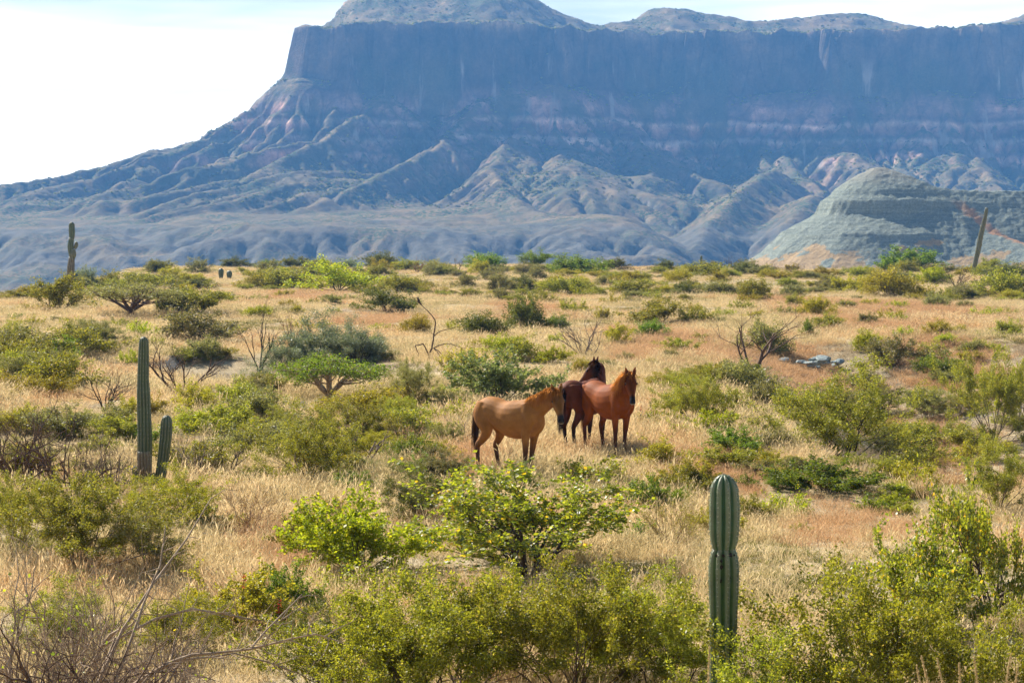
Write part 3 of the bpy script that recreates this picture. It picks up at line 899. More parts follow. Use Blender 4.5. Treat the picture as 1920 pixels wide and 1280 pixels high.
def column_mesh(name, path, prof, ribs, mat, depth=0.2, step=0.03, seed=0, round_top=True, twist=0.15, sub=8):
    """ribbed column: path [(x,y,z)...], prof [(length fraction, radius)...]"""
    path = np.asarray(path, dtype=float)
    seg = np.linalg.norm(np.diff(path, axis=0), axis=1); cum = np.concatenate([[0], np.cumsum(seg)])
    L = cum[-1]
    prof = np.asarray(prof, dtype=float)
    s = np.linspace(0, L, max(8, int(L / step)))
    if round_top:
        rt = np.interp(1.0, prof[:, 0], prof[:, 1])
        s = np.concatenate([s[s < L - rt * 1.3], L - rt * 1.3 * (1 - np.sin(np.linspace(0, np.pi / 2, 10)))])
    C = np.stack([np.interp(s, cum, path[:, i]) for i in range(3)], -1)
    R = np.interp(s / L, prof[:, 0], prof[:, 1])
    dep = np.full(len(s), depth)
    if round_top:
        q = np.clip((s - (L - rt * 1.3)) / (rt * 1.3), 0, 1)
        R = R * np.sqrt(np.maximum(1 - q ** 2.2, 0.003))
        dep = dep * (1 - 0.2 * q)
    nth = ribs * sub
    th = np.arange(nth) / nth * 2 * np.pi
    R = R * (1 + 0.02 * pn(s / 0.25, seed + 0.5, seed))
    rr = R[:, None] * (1 - dep[:, None] * (1 - np.abs(np.cos(th[None, :] * ribs / 2)) ** 0.8)) * (1 + 0.015 * pn(np.cos(th)[None, :] * 2 + s[:, None] * 3, np.sin(th)[None, :] * 2, seed + 3))
    tw = th[None, :] + twist * np.sin(s[:, None] * 0.9 + seed)
    T = np.gradient(C, axis=0); T /= np.linalg.norm(T, axis=1, keepdims=True) + 1e-9
    A = np.cross(np.broadcast_to(np.array([0.0, 1.0, 0.0]), T.shape), T); A /= np.linalg.norm(A, axis=1, keepdims=True)
    B = np.cross(T, A)
    V = C[:, None, :] + rr[..., None] * (np.cos(tw)[..., None] * A[:, None, :] + np.sin(tw)[..., None] * B[:, None, :])
    ns = len(s)
    i = np.arange(ns - 1)[:, None] * nth; j = np.arange(nth)[None, :]; j2 = (np.arange(nth) + 1) % nth
    F = np.stack([i + j, i + j2[None, :], i + nth + j2[None, :], i + nth + j], -1).reshape(-1, 4)
    Vf = V.reshape(-1, 3)
    top = np.concatenate([Vf, C[-1:] + T[-1:] * 0.002])
    ti = len(Vf)
    capf = np.stack([(ns - 1) * nth + np.arange(nth), (ns - 1) * nth + j2, np.full(nth, ti)], -1)
    loops = np.concatenate([F.ravel(), capf.ravel()])
    counts = np.concatenate([np.full(len(F), 4), np.full(len(capf), 3)])
    me = mesh_np(name, top, loops, counts, True, [mat])
    # rib crests for the spines
    crest = V[:, ::sub, :]; cn = crest - C[:, None, :]; cn /= np.linalg.norm(cn, axis=-1, keepdims=True) + 1e-9
    return me, crest, cn

def spine_mesh(name, crest, cn, rng, every=1, length=0.018, width=0.003, per=3):
    P = crest[::every].reshape(-1, 3); N = cn[::every].reshape(-1, 3)
    P = np.repeat(P, per, 0); N = np.repeat(N, per, 0)
    n = len(P)
    d = N + rng.normal(size=(n, 3)) * 0.6; d /= np.linalg.norm(d, axis=1, keepdims=True)
    side = np.cross(d, rng.normal(size=(n, 3))); side /= np.linalg.norm(side, axis=1, keepdims=True) + 1e-9
    V = np.stack([P - N * 0.003 - side * width, P - N * 0.003 + side * width, P + d * length * (0.6 + 0.8 * rng.rand(n, 1))], 1).reshape(-1, 3)
    return mesh_np(name, V, np.arange(n * 3).reshape(-1, 3), 3, False, [MAT_SPINE])

def cactus(label, loc, columns, spines=None, group=None):
    t = thing("cactus", label, "cactus", loc, 0, group)
    rng = np.random.RandomState(int(abs(loc[0]) * 100) % 9999)
    for i, (nm, path, prof, ribs, mat, kw) in enumerate(columns):
        me, cr, cn = column_mesh(nm, path, prof, ribs, mat, seed=i + int(abs(loc[0])) % 50, **kw)
        o = obj(nm, me, t)
        if spines:
            s = obj("spines", spine_mesh("spines", cr, cn, rng, *spines), o)
            s["kind"] = "stuff"
    return t

# foreground cactus on the right
D0 = 21.0
loc = at(1356, 1280, D0)
m = D0 / FPX
ztop = CAM_H - (890 - 430) * m - loc.z
zj = CAM_H - (1034 - 430) * m - loc.z
R = 29 * m
t = cactus("tall ribbed green cactus in the right foreground, pinched in the middle", loc, [
    ("lower_stem", [(0.0, 0, -0.1), (0.0, 0, zj * 0.6), (0.0, 0, zj + 0.02)], [(0, R * 0.8), (0.35, R * 0.92), (0.60, R * 0.90), (0.80, R * 0.98), (0.90, R * 1.02), (0.95, R * 0.95), (0.98, R * 0.86), (1, R * 0.70)], 9, MAT_CACTUS_LOW, dict(round_top=False, depth=0.33, step=0.02, twist=0.05)),
    ("upper_stem", [(0, 0, zj - 0.03), (0.004, 0, zj + 0.3), (0.0, 0, ztop)], [(0, R * 0.60), (0.06, R * 0.74), (0.16, R * 0.90), (0.3, R * 0.99), (0.55, R * 1.01), (0.8, R * 0.94), (1, R * 0.80)], 9, MAT_CACTUS_NEAR, dict(depth=0.34, step=0.02, twist=0.04)),
], (2, 0.020, 0.0022, 5))
# woodpecker holes and the dead collar at the joint
def scar(parent, name, dx, dz, r, rng):
    bm = bmesh.new(); bmesh.ops.create_icosphere(bm, subdivisions=2, radius=1.0)
    for v in bm.verts: v.co = v.co * (1 + 0.25 * rng.normal())
    me = bpy.data.meshes.new(name); bm.to_mesh(me); bm.free(); me.materials.append(MAT_SCAR)
    o = obj(name, me, parent, (dx, -math.sqrt(max((R * 0.9) ** 2 - dx * dx, 1e-4)), dz)); o.scale = (r, r * 0.35, r * 1.3)
rngs = np.random.RandomState(3)
low = [c for c in t.children if c.name.startswith("lower_stem")][0]
for (px_, py_, r_) in ((1349, 1050, .010), (1350, 1062, .014), (1364, 1068, .010), (1365, 1082, .008), (1348, 1088, .012), (1367, 1039, .013), (1340, 1041, .009), (1353, 1040, .012), (1374, 1040, .008)):
    scar(low, "peck_hole", (px_ - 1356) * m, CAM_H - (py_ - 430) * m - loc.z, r_, rngs)

# tall cactus with a second stem, left of the middle
D1 = 41.0
loc = at(272, 925, D1)
m = D1 / FPX
def zz1(py): return CAM_H - (py - 430) * m - loc.z
cactus("tall dark green column cactus with a shorter second stem, left of the horses", loc, [
    ("main_stem", [(0, 0, -0.1), (0.0, 0, 1.0), (-0.02, 0, 1.9), (0.0, 0, zz1(631))], [(0, 12.5 * m), (0.3, 13.6 * m), (0.48, 13.2 * m), (0.55, 13.0 * m), (0.66, 12.6 * m), (0.72, 11.0 * m), (0.9, 10.2 * m), (1, 8.5 * m)], 12, MAT_CACTUS, dict(depth=0.16, step=0.035)),
    ("side_stem", [(0.14, -0.03, -0.1), (0.24, -0.03, 0.10), (0.31, -0.03, 0.5), (0.365, -0.03, 0.95), (0.385, -0.03, zz1(778))], [(0, 8 * m), (0.3, 10.5 * m), (0.75, 11.5 * m), (0.9, 11 * m), (1, 9.5 * m)], 11, MAT_CACTUS, dict(depth=0.16, step=0.035)),
    ("broken_stem", [(0.0, -0.035, -0.1), (0.0, -0.035, 0.42), (-0.005, -0.035, zz1(846))], [(0, 12 * m), (0.45, 13.2 * m), (0.52, 12.0 * m), (0.6, 13.6 * m), (0.95, 13.0 * m), (1.0, 12.2 * m)], 13, MAT_CACTUS_OLD, dict(depth=0.14, step=0.03, round_top=False)),
    ("young_stem", [(-0.16, -0.03, -0.1), (-0.165, -0.03, 0.2), (-0.165, -0.03, zz1(874))], [(0, 5 * m), (0.5, 6.2 * m), (1, 5.5 * m)], 10, MAT_CACTUS, dict(depth=0.16, step=0.03)),
    ("young_stem", [(0.13, -0.06, -0.1), (0.15, -0.06, 0.2), (0.16, -0.06, zz1(886))], [(0, 4.5 * m), (0.5, 5.5 * m), (1, 4.5 * m)], 10, MAT_CACTUS, dict(depth=0.16, step=0.03)),
], (2, 0.02, 0.004, 2))

# cactus far left on the edge of the plain
D2 = 196.0
loc = at(130, 525, D2)
m = D2 / FPX
def zz2(py): return CAM_H - (py - 430) * m - loc.z
cactus("far knobbly cactus standing against the blue hills at the left", loc, [
    ("old_stem", [(0, 0, -0.6), (0.1, 0, zz2(510)), (0.22, 0, zz2(482))], [(0, 5 * m), (0.3, 6 * m), (0.7, 7.5 * m), (1, 5.5 * m)], 11, MAT_CACTUS_OLD, dict(depth=0.15, step=0.12, round_top=False)),
    ("middle_stem", [(0.26, 0, zz2(486)), (0.30, 0, zz2(476)), (0.28, 0, zz2(467))], [(0, 4.5 * m), (0.5, 7.2 * m), (1, 5 * m)], 11, MAT_CACTUS_OLIVE, dict(depth=0.15, step=0.1, round_top=False)),
    ("upper_stem", [(0.18, 0, zz2(480)), (0.12, 0, zz2(460)), (0.2, 0, zz2(446))], [(0, 4.6 * m), (0.5, 6.0 * m), (1, 4.8 * m)], 11, MAT_CACTUS, dict(depth=0.15, step=0.1, round_top=False)),
    ("top_stem", [(0.22, 0, zz2(448)), (0.23, 0, zz2(430)), (0.23, 0, zz2(416))], [(0, 4.6 * m), (0.4, 6.0 * m), (0.8, 5.8 * m), (1, 4.8 * m)], 11, MAT_CACTUS, dict(depth=0.15, step=0.1)),
    ("side_knob", [(0.45, 0, zz2(466)), (0.58, 0, zz2(460)), (0.60, 0, zz2(453))], [(0, 3 * m), (0.5, 4.0 * m), (1, 2.5 * m)], 9, MAT_CACTUS_OLIVE, dict(depth=0.15, step=0.06)),
    ("young_stem", [(0.40, 0, zz2(528)), (0.50, 0, zz2(519)), (0.52, 0, zz2(512))], [(0, 4.5 * m), (0.5, 6.5 * m), (1, 5 * m)], 10, MAT_CACTUS, dict(depth=0.15, step=0.06)),
])
# leaning cactus far right
D3 = 250.0
loc = at(1826, 505, D3)
m = D3 / FPX
def zz3(py): return CAM_H - (py - 430) * m - loc.z
cactus("tall thin leaning cactus before the teal butte at the right", loc, [
    ("stem", [(0 - .1, 0, -0.5), (0.0, 0, zz3(503)), (0.42, 0, zz3(470)), (0.70, 0, zz3(440)), (1.15, 0, zz3(405)), (1.28, 0, zz3(389))],
     [(0, 3.6 * m), (0.2, 4.3 * m), (0.5, 4.9 * m), (0.7, 4.8 * m), (0.9, 3.6 * m), (1, 2.8 * m)], 10, MAT_CACTUS_OLIVE, dict(depth=0.16, step=0.12)),
])
# two squat cacti on the far plain
for (px_, ptop, w_, lab) in ((414.5, 503, 5.0, "left and taller of two squat dark cacti side by side on the far plain"), (430, 507, 5.3, "right and shorter of two squat dark cacti side by side on the far plain")):
    loc = at(px_, 523); m = loc.y / FPX
    h_ = (523 - ptop) * m
    cactus(lab, loc, [("stem", [(0, 0, -0.2), (0, 0, h_ * 0.5), (0, 0, h_)], [(0, 2.6 * m), (0.25, 3.5 * m), (0.6, w_ * m), (0.85, w_ * m), (1, w_ * 0.8 * m)], 12, MAT_CACTUS, dict(depth=0.15, step=0.06))])
loc = at(1315, 500, 285.0); m = 285.0 / FPX
cactus("tiny distant cactus poking above the crest bushes in the middle", loc, [("stem", [(0, 0, -0.3), (0, 0, 0.8), (0, 0, CAM_H - (479 - 430) * m - loc.z)], [(0, 1.8 * m), (0.6, 2.4 * m), (1, 2.0 * m)], 10, MAT_CACTUS, dict(depth=0.15, step=0.12))])

# ------------------------------------------------------------------ horses
def ell_tube(bm, pts, ab, up=(0, 0, 1), n=16):
    """closed tube of elliptic rings; ab = (half width, half height) per point"""
    pts = [Vector(p) for p in pts]; up = Vector(up)
    rings = []
    for i, p in enumerate(pts):
        t = (pts[min(i + 1, len(pts) - 1)] - pts[max(i - 1, 0)]).normalized()
        side = up.cross(t)
        if side.length < 1e-3: side = Vector((0, 1, 0))
        side.normalize(); u = t.cross(side)
        a, b = ab[i]
        rings.append([bm.verts.new(p + side * a * math.cos(q * 2 * math.pi / n) + u * b * math.sin(q * 2 * math.pi / n)) for q in range(n)])
    for r0, r1 in zip(rings[:-1], rings[1:]):
        for q in range(n):
            bm.faces.new((r0[q], r0[(q + 1) % n], r1[(q + 1) % n], r1[q]))
    bm.faces.new(rings[0][::-1]); bm.faces.new(rings[-1])

def smooth_path(pts, vals, k=4):
    """Catmull-Rom resampling of points and their radii"""
    P = np.array([tuple(p) for p in pts], dtype=float); A = np.array(vals, dtype=float)
    Q = np.concatenate([P, A], 1)
    out = []
    for i in range(len(Q) - 1):
        p0, p1, p2, p3 = Q[max(i - 1, 0)], Q[i], Q[i + 1], Q[min(i + 2, len(Q) - 1)]
        for j in range(k):
            t = j / k
            out.append(0.5 * ((2 * p1) + (-p0 + p2) * t + (2 * p0 - 5 * p1 + 4 * p2 - p3) * t * t + (-p0 + 3 * p1 - 3 * p2 + p3) * t ** 3))
    out.append(Q[-1])
    out = np.array(out)
    return [tuple(r[:3]) for r in out], [(max(r[3], 0.008), max(r[4], 0.008)) for r in out]

def coat_material(name):
    k = NT(name)
    at_ = k.n("ShaderNodeVertexColor"); at_.layer_name = "coat"
    tc = k.n("ShaderNodeTexCoord").outputs["Object"]
    c = k.mix(1.0, at_.outputs["Color"], k.ramp(k.noise(tc, 5.0, 6, 0.65), [(0.3, (0.72, 0.70, 0.68)), (0.7, (1.18, 1.16, 1.12))]), 'MULTIPLY')
    mp = k.n("ShaderNodeMapping"); mp.inputs["Scale"].default_value = (14, 60, 60); k.l(tc, mp.inputs["Vector"])
    k.principled(c, 0.68, k.bump(k.noise(mp.outputs[0], 2.0, 3), 0.2, 0.01), 0.10)
    return k.m
MAT_COAT = coat_material("horse_coat")
k = NT("horse_eye"); k.principled((0.012, 0.008, 0.006), 0.12, None, 0.6); MAT_EYE = k.m

def hair_material(name, c1, c2):
    k = NT(name)
    geo = k.n("ShaderNodeNewGeometry")
    c = k.ramp(geo.outputs["Random Per Island"], [(0.0, c1), (1.0, c2)])
    d = k.n("ShaderNodeBsdfDiffuse"); tr = k.n("ShaderNodeBsdfTranslucent"); g = k.n("ShaderNodeBsdfGlossy", Roughness=0.4)
    k.l(c, d.inputs["Color"]); k.l(c, tr.inputs["Color"]); k.l(c, g.inputs["Color"])
    a = k.n("ShaderNodeMixShader"); a.inputs[0].default_value = 0.4; k.l(d.outputs[0], a.inputs[1]); k.l(tr.outputs[0], a.inputs[2])
    b = k.n("ShaderNodeMixShader"); b.inputs[0].default_value = 0.12; k.l(a.outputs[0], b.inputs[1]); k.l(g.outputs[0], b.inputs[2])
    k.l(b.outputs[0], k.out.inputs["Surface"])
    return k.m

def strands(name, roots, dirs, lengths, rng, mat, width=0.012, sag=0.9, n=5, curl=0.05):
    """hair locks: tapered ribbons that leave along dirs and then hang"""
    m = len(roots)
    P = np.array(roots, dtype=float); D = np.array(dirs, dtype=float)
    D /= np.linalg.norm(D, axis=1, keepdims=True)
    L = np.array(lengths, dtype=float)[:, None]
    side = np.cross(D, rng.normal(size=(m, 3))); side /= np.linalg.norm(side, axis=1, keepdims=True) + 1e-9
    V = []
    for i in range(n + 1):
        f = i / n
        w = width * (1 - 0.85 * f ** 1.5) * (0.7 + 0.6 * rng.rand(m, 1))
        V.append(P - side * w * 0.5); V.append(P + side * w * 0.5)
        D = D + np.array([0, 0, -1.0]) * sag / n + rng.normal(size=(m, 3)) * curl
        D /= np.linalg.norm(D, axis=1, keepdims=True)
        P = P + D * L / n
    V = np.stack(V, 1).reshape(-1, 3)
    base = np.arange(m)[:, None] * (2 * n + 2); q = np.arange(n)[None, :] * 2
    F = np.stack([base + q, base + q + 1, base + q + 3, base + q + 2], -1).reshape(-1, 4)
    return mesh_np(name, V, F, 4, True, [mat])

def horse(label, px, py, heading, neck, poll, head_dir, head_up, legs, coat, dark, muzzle, mane_c, tail_c, size=1.0, mane_side=-1, mane_len=0.26, dist=None):
    """heading: degrees, 0 = to the right of the picture, 90 = away. neck, poll: local points (x forward, y to its left, z up).
    head_dir, head_up: in world axes"""
    loc = at(px, py, dist)
    rz = math.radians(heading)
    inv = Matrix.Rotation(-rz, 3, 'Z')
    hd = (inv @ Vector(head_dir)).normalized(); hu = inv @ Vector(head_up)
    hu = (hu - hd * hu.dot(hd)).normalized(); hs = hu.cross(hd).normalized()
    bm = bmesh.new()
    # trunk
    p, r = smooth_path([(-0.80, 0, 1.13), (-0.74, 0, 1.14), (-0.62, 0, 1.145), (-0.45, 0, 1.14), (-0.22, 0, 1.075), (0.02, 0, 1.025), (0.25, 0, 1.03), (0.45, 0, 1.07), (0.60, 0, 1.08), (0.71, 0, 1.09)],
                       [(0.07, 0.09), (0.16, 0.19), (0.235, 0.255), (0.265, 0.275), (0.265, 0.285), (0.30, 0.35), (0.29, 0.355), (0.235, 0.345), (0.185, 0.25), (0.10, 0.13)])
    ell_tube(bm, p, r, n=20)
    # rump and shoulder muscles
    for s in (-1, 1):
        p, r = smooth_path([(-0.58, s * 0.10, 1.30), (-0.60, s * 0.15, 1.12), (-0.53, s * 0.17, 0.95), (-0.46, s * 0.165, 0.82)], [(0.12, 0.16), (0.125, 0.20), (0.11, 0.18), (0.085, 0.12)])
        ell_tube(bm, p, r, (1, 0, 0))
        p, r = smooth_path([(0.40, s * 0.10, 1.32), (0.47, s * 0.15, 1.12), (0.52, s * 0.155, 0.95), (0.46, s * 0.145, 0.83)], [(0.07, 0.12), (0.09, 0.15), (0.09, 0.13), (0.075, 0.10)])
        ell_tube(bm, p, r, (1, 0, 0))
    # legs: offsets of the feet along the body (front right, front left, hind right, hind left)
    for i, s in enumerate((-1, 1)):
        o = legs[i]
        p, r = smooth_path([(0.47, s * 0.145, 0.92), (0.45 + o * 0.3, s * 0.14, 0.72), (0.44 + o * 0.6, s * 0.135, 0.47), (0.435 + o * 0.7, s * 0.135, 0.40), (0.425 + o * 0.9, s * 0.135, 0.18), (0.44 + o, s * 0.135, 0.11), (0.465 + o, s * 0.135, 0.035), (0.47 + o, s * 0.135, -0.02)],
                           [(0.085, 0.12), (0.066, 0.085), (0.05, 0.055), (0.043, 0.047), (0.033, 0.038), (0.040, 0.044), (0.048, 0.055), (0.054, 0.062)])
        ell_tube(bm, p, r, (1, 0, 0), 12)
        o = legs[i + 2]
        p, r = smooth_path([(-0.52, s * 0.16, 1.00), (-0.46 + o * 0.2, s * 0.16, 0.80), (-0.53 + o * 0.5, s * 0.15, 0.64), (-0.635 + o * 0.7, s * 0.145, 0.52), (-0.635 + o * 0.8, s * 0.14, 0.42), (-0.605 + o * 0.95, s * 0.14, 0.19), (-0.59 + o, s * 0.14, 0.11), (-0.565 + o, s * 0.14, 0.035), (-0.56 + o, s * 0.14, -0.02)],
                           [(0.11, 0.18), (0.09, 0.125), (0.062, 0.085), (0.047, 0.062), (0.04, 0.047), (0.035, 0.040), (0.042, 0.046), (0.049, 0.056), (0.054, 0.062)])
        ell_tube(bm, p, r, (1, 0, 0), 12)
    # neck
    neck = [Vector(q) for q in neck]; poll = Vector(poll)
    np_ = [Vector((0.36, 0, 1.14)), Vector((0.52, 0, 1.22))] + neck + [poll]
    nr = [(0.17, 0.26), (0.135, 0.235)] + [(0.105 - 0.012 * i, 0.185 - 0.025 * i) for i in range(len(neck))] + [(0.075, 0.105)]
    p, r = smooth_path(np_, nr)
    ell_tube(bm, p, r, (0, 0, 1))
    # head
    HS = 1.10
    hd_ = hd; hd = hd * HS
    hp = [poll - hd * 0.07, poll + hd * 0.03, poll + hd * 0.13 - hu * 0.02, poll + hd * 0.24 - hu * 0.022, poll + hd * 0.36 - hu * 0.012, poll + hd * 0.46 - hu * 0.012, poll + hd * 0.53 - hu * 0.02, poll + hd * 0.555 - hu * 0.025]
    hr = [(0.06, 0.065), (0.098, 0.115), (0.115, 0.145), (0.092, 0.122), (0.062, 0.083), (0.058, 0.070), (0.057, 0.066), (0.038, 0.042)]
    p, r = smooth_path(hp, hr)
    ell_tube(bm, p, r, hu)
    for s in (-1, 1):   # brow and ears
        e = poll + hd * 0.155 + hs * s * 0.092 + hu * 0.055
        ell_tube(bm, [e - hd * 0.035, e, e + hd * 0.035], [(0.014, 0.014), (0.028, 0.028), (0.014, 0.014)], hu, 8)
        e = poll + hd * -0.02 + hs * s * 0.062 + hu * 0.075
        ed = (-hd * 0.75 + hu * 0.5 + hs * s * 0.22).normalized()
        ell_tube(bm, [e - ed * 0.04, e + ed * 0.03, e + ed * 0.09, e + ed * 0.14, e + ed * 0.165], [(0.03, 0.024), (0.042, 0.026), (0.037, 0.022), (0.02, 0.014), (0.005, 0.005)], hu, 10)
    me0 = bpy.data.meshes.new("horse_raw"); bm.to_mesh(me0); bm.free()
    tmp = obj("horse_raw", me0)
    md = tmp.modifiers.new("remesh", 'REMESH'); md.mode = 'VOXEL'; md.voxel_size = 0.0155; md.use_smooth_shade = True
    sm = tmp.modifiers.new("smooth", 'SMOOTH'); sm.factor = 0.5; sm.iterations = 5
    dg = bpy.context.evaluated_depsgraph_get(); dg.update()
    me = bpy.data.meshes.new_from_object(tmp.evaluated_get(dg))
    bpy.data.objects.remove(tmp); bpy.data.meshes.remove(me0)
    me.name = "horse_body"
    me.materials.clear(); me.materials.append(MAT_COAT)
    n = len(me.vertices)
    co = np.empty(n * 3, dtype=np.float32); me.vertices.foreach_get("co", co); co = co.reshape(-1, 3).astype(float)
    # coat colours: darker lower legs, dark muzzle, paler belly
    lo = sstep(0.72, 0.38, co[:, 2])[:, None] * (np.abs(co[:, 2:3]) < 0.9)
    coat = np.array(coat); dark = np.array(dark); muzzle = np.array(muzzle)
    belly = (sstep(0.95, 0.72, co[:, 2]) * (np.abs(co[:, 0]) < 0.4))[:, None]
    C = coat * (1 + 0.18 * belly) * (1 - lo) + dark * lo
    mz = np.array(poll + hd * 0.50)
    dm = sstep(0.15, 0.07, np.linalg.norm(co - mz, axis=1))[:, None]
    C = C * (1 - dm) + muzzle * dm
    face = sstep(0.02, 0.12, ((co - np.array(poll)) @ np.array(hu)) + 0.03)[:, None] * (np.linalg.norm(co - np.array(poll + hd * 0.22), axis=1) < 0.36)[:, None]
    C = C * (1 - 0.5 * face)
    for s in (-1, 1):
        nst = sstep(0.030, 0.018, np.linalg.norm(co - np.array(poll + hd * 0.515 + hs * s * 0.036 + hu * 0.02), axis=1))[:, None]
        C = C * (1 - 0.9 * nst)
    lip = sstep(0.062, 0.035, np.linalg.norm(co - np.array(poll + hd * 0.545 - hu * 0.05), axis=1))[:, None]
    C = C * (1 - lip) + np.array((0.30, 0.26, 0.23)) * lip
    hoof = sstep(0.075, 0.05, co[:, 2])[:, None]
    C = C * (1 - hoof) + np.array((0.05, 0.04, 0.03)) * hoof
    ca = me.color_attributes.new("coat", 'FLOAT_COLOR', 'POINT')
    ca.data.foreach_set("color", np.concatenate([C, np.ones((n, 1))], 1).astype(np.float32).ravel())
    t = thing("horse", label, "horse", loc, rz)
    t.scale = (size, size, size)
    obj("body", me, t)
    rng = np.random.RandomState(int(px))
    hm = hair_material("mane_hair", *mane_c); tm = hair_material("tail_hair", *tail_c)
    # mane along the crest of the neck
    path = [Vector((0.42, 0, 1.42)), neck[0] + Vector((-0.075, 0, 0.165)), neck[1] + Vector((-0.07, 0, 0.135)), poll - hd * 0.06 + hu * 0.085]
    cp, _ = smooth_path(path, [(0.1, 0.1)] * len(path), 8)
    cp = np.array(cp)
    m = 1100
    f = rng.rand(m) * (len(cp) - 1.001); i = f.astype(int); fr = (f - i)[:, None]
    roots = cp[i] * (1 - fr) + cp[i + 1] * fr + rng.normal(size=(m, 3)) * 0.012 + np.array([0, 0, 0.002])
    sd = np.where(rng.rand(m) < 0.85, mane_side, -mane_side)
    tang = cp[i + 1] - cp[i]; tang /= np.linalg.norm(tang, axis=1, keepdims=True) + 1e-9
    lat = np.cross(np.array([0, 0, 1.0]), tang); lat /= np.linalg.norm(lat, axis=1, keepdims=True) + 1e-9
    dirs = lat * sd[:, None] * 0.9 + np.array([0, 0, 0.35]) + rng.normal(size=(m, 3)) * 0.2
    obj("mane", strands("mane", roots, dirs, mane_len * (0.6 + 0.7 * rng.rand(m)), rng, hm, 0.0105, 3.0, 6, 0.04), t)
    m = 60
    fr0 = np.array(poll + hu * 0.10 - hd * 0.02)
    obj("forelock", strands("forelock", fr0 + rng.normal(size=(m, 3)) * 0.02, np.array(hd) + np.array(hu) * 0.5 + rng.normal(size=(m, 3)) * 0.25, 0.17 * (0.6 + 0.6 * rng.rand(m)), rng, hm, 0.012, 0.5), t)
    m = 260
    roots = np.array([-0.80, 0, 1.20]) + rng.normal(size=(m, 3)) * np.array([0.02, 0.022, 0.03])
    dirs = np.array([-0.75, 0, -0.25]) + rng.normal(size=(m, 3)) * 0.13
    obj("tail", strands("tail", roots, dirs, 0.86 * (0.55 + 0.5 * rng.rand(m)), rng, tm, 0.018, 7.0, 9, 0.035), t)
    for s in (-1, 1):
        bm = bmesh.new(); bmesh.ops.create_icosphere(bm, subdivisions=2, radius=0.023)
        e = poll + hd * 0.16 + hs * s * 0.106 + hu * 0.045
        for v in bm.verts: v.co = v.co + e
        em = bpy.data.meshes.new("eye"); bm.to_mesh(em); bm.free(); em.materials.append(MAT_EYE)
        obj("eye", em, t)
    return t

horse("dun horse in front, tan coat with a rusty mane, head turned to the camera", 960, 890, -42,
      [(0.72, 0.05, 1.35), (0.88, 0.10, 1.46)], (0.97, 0.13, 1.51), (0.14, -0.58, -0.80), (0.10, -0.75, 0.6), (0.02, -0.10, -0.12, 0.14),
      (0.36, 0.155, 0.040), (0.10, 0.048, 0.024), (0.045, 0.036, 0.032), ((0.30, 0.11, 0.022), (0.50, 0.21, 0.05)), ((0.05, 0.03, 0.02), (0.14, 0.08, 0.04)), 1.0, -1, 0.26)
horse("chestnut horse at the right of the group, ginger mane, facing the camera", 1141, 850, -60,
      [(0.64, 0.02, 1.38), (0.72, 0.03, 1.48)], (0.76, 0.02, 1.53), (0.05, -0.62, -0.78), (0.03, -0.75, 0.6), (0.04, -0.06, -0.05, 0.18),
      (0.24, 0.060, 0.008), (0.080, 0.024, 0.009), (0.025, 0.02, 0.018), ((0.30, 0.10, 0.02), (0.54, 0.22, 0.045)), ((0.07, 0.03, 0.015), (0.22, 0.09, 0.03)), 1.02, -1, 0.38)
horse("dark bay horse behind the other two, looking away to the left", 1097, 843, 57,
      [(0.67, 0.04, 1.42), (0.73, 0.11, 1.55)], (0.75, 0.19, 1.62), (-0.62, 0.34, -0.70), (-0.55, 0.3, 0.75), (0.03, -0.05, -0.04, 0.10),
      (0.13, 0.036, 0.014), (0.026, 0.012, 0.008), (0.02, 0.014, 0.012), ((0.018, 0.010, 0.008), (0.06, 0.028, 0.015)), ((0.015, 0.01, 0.008), (0.05, 0.025, 0.015)), 1.03, 1, 0.20)

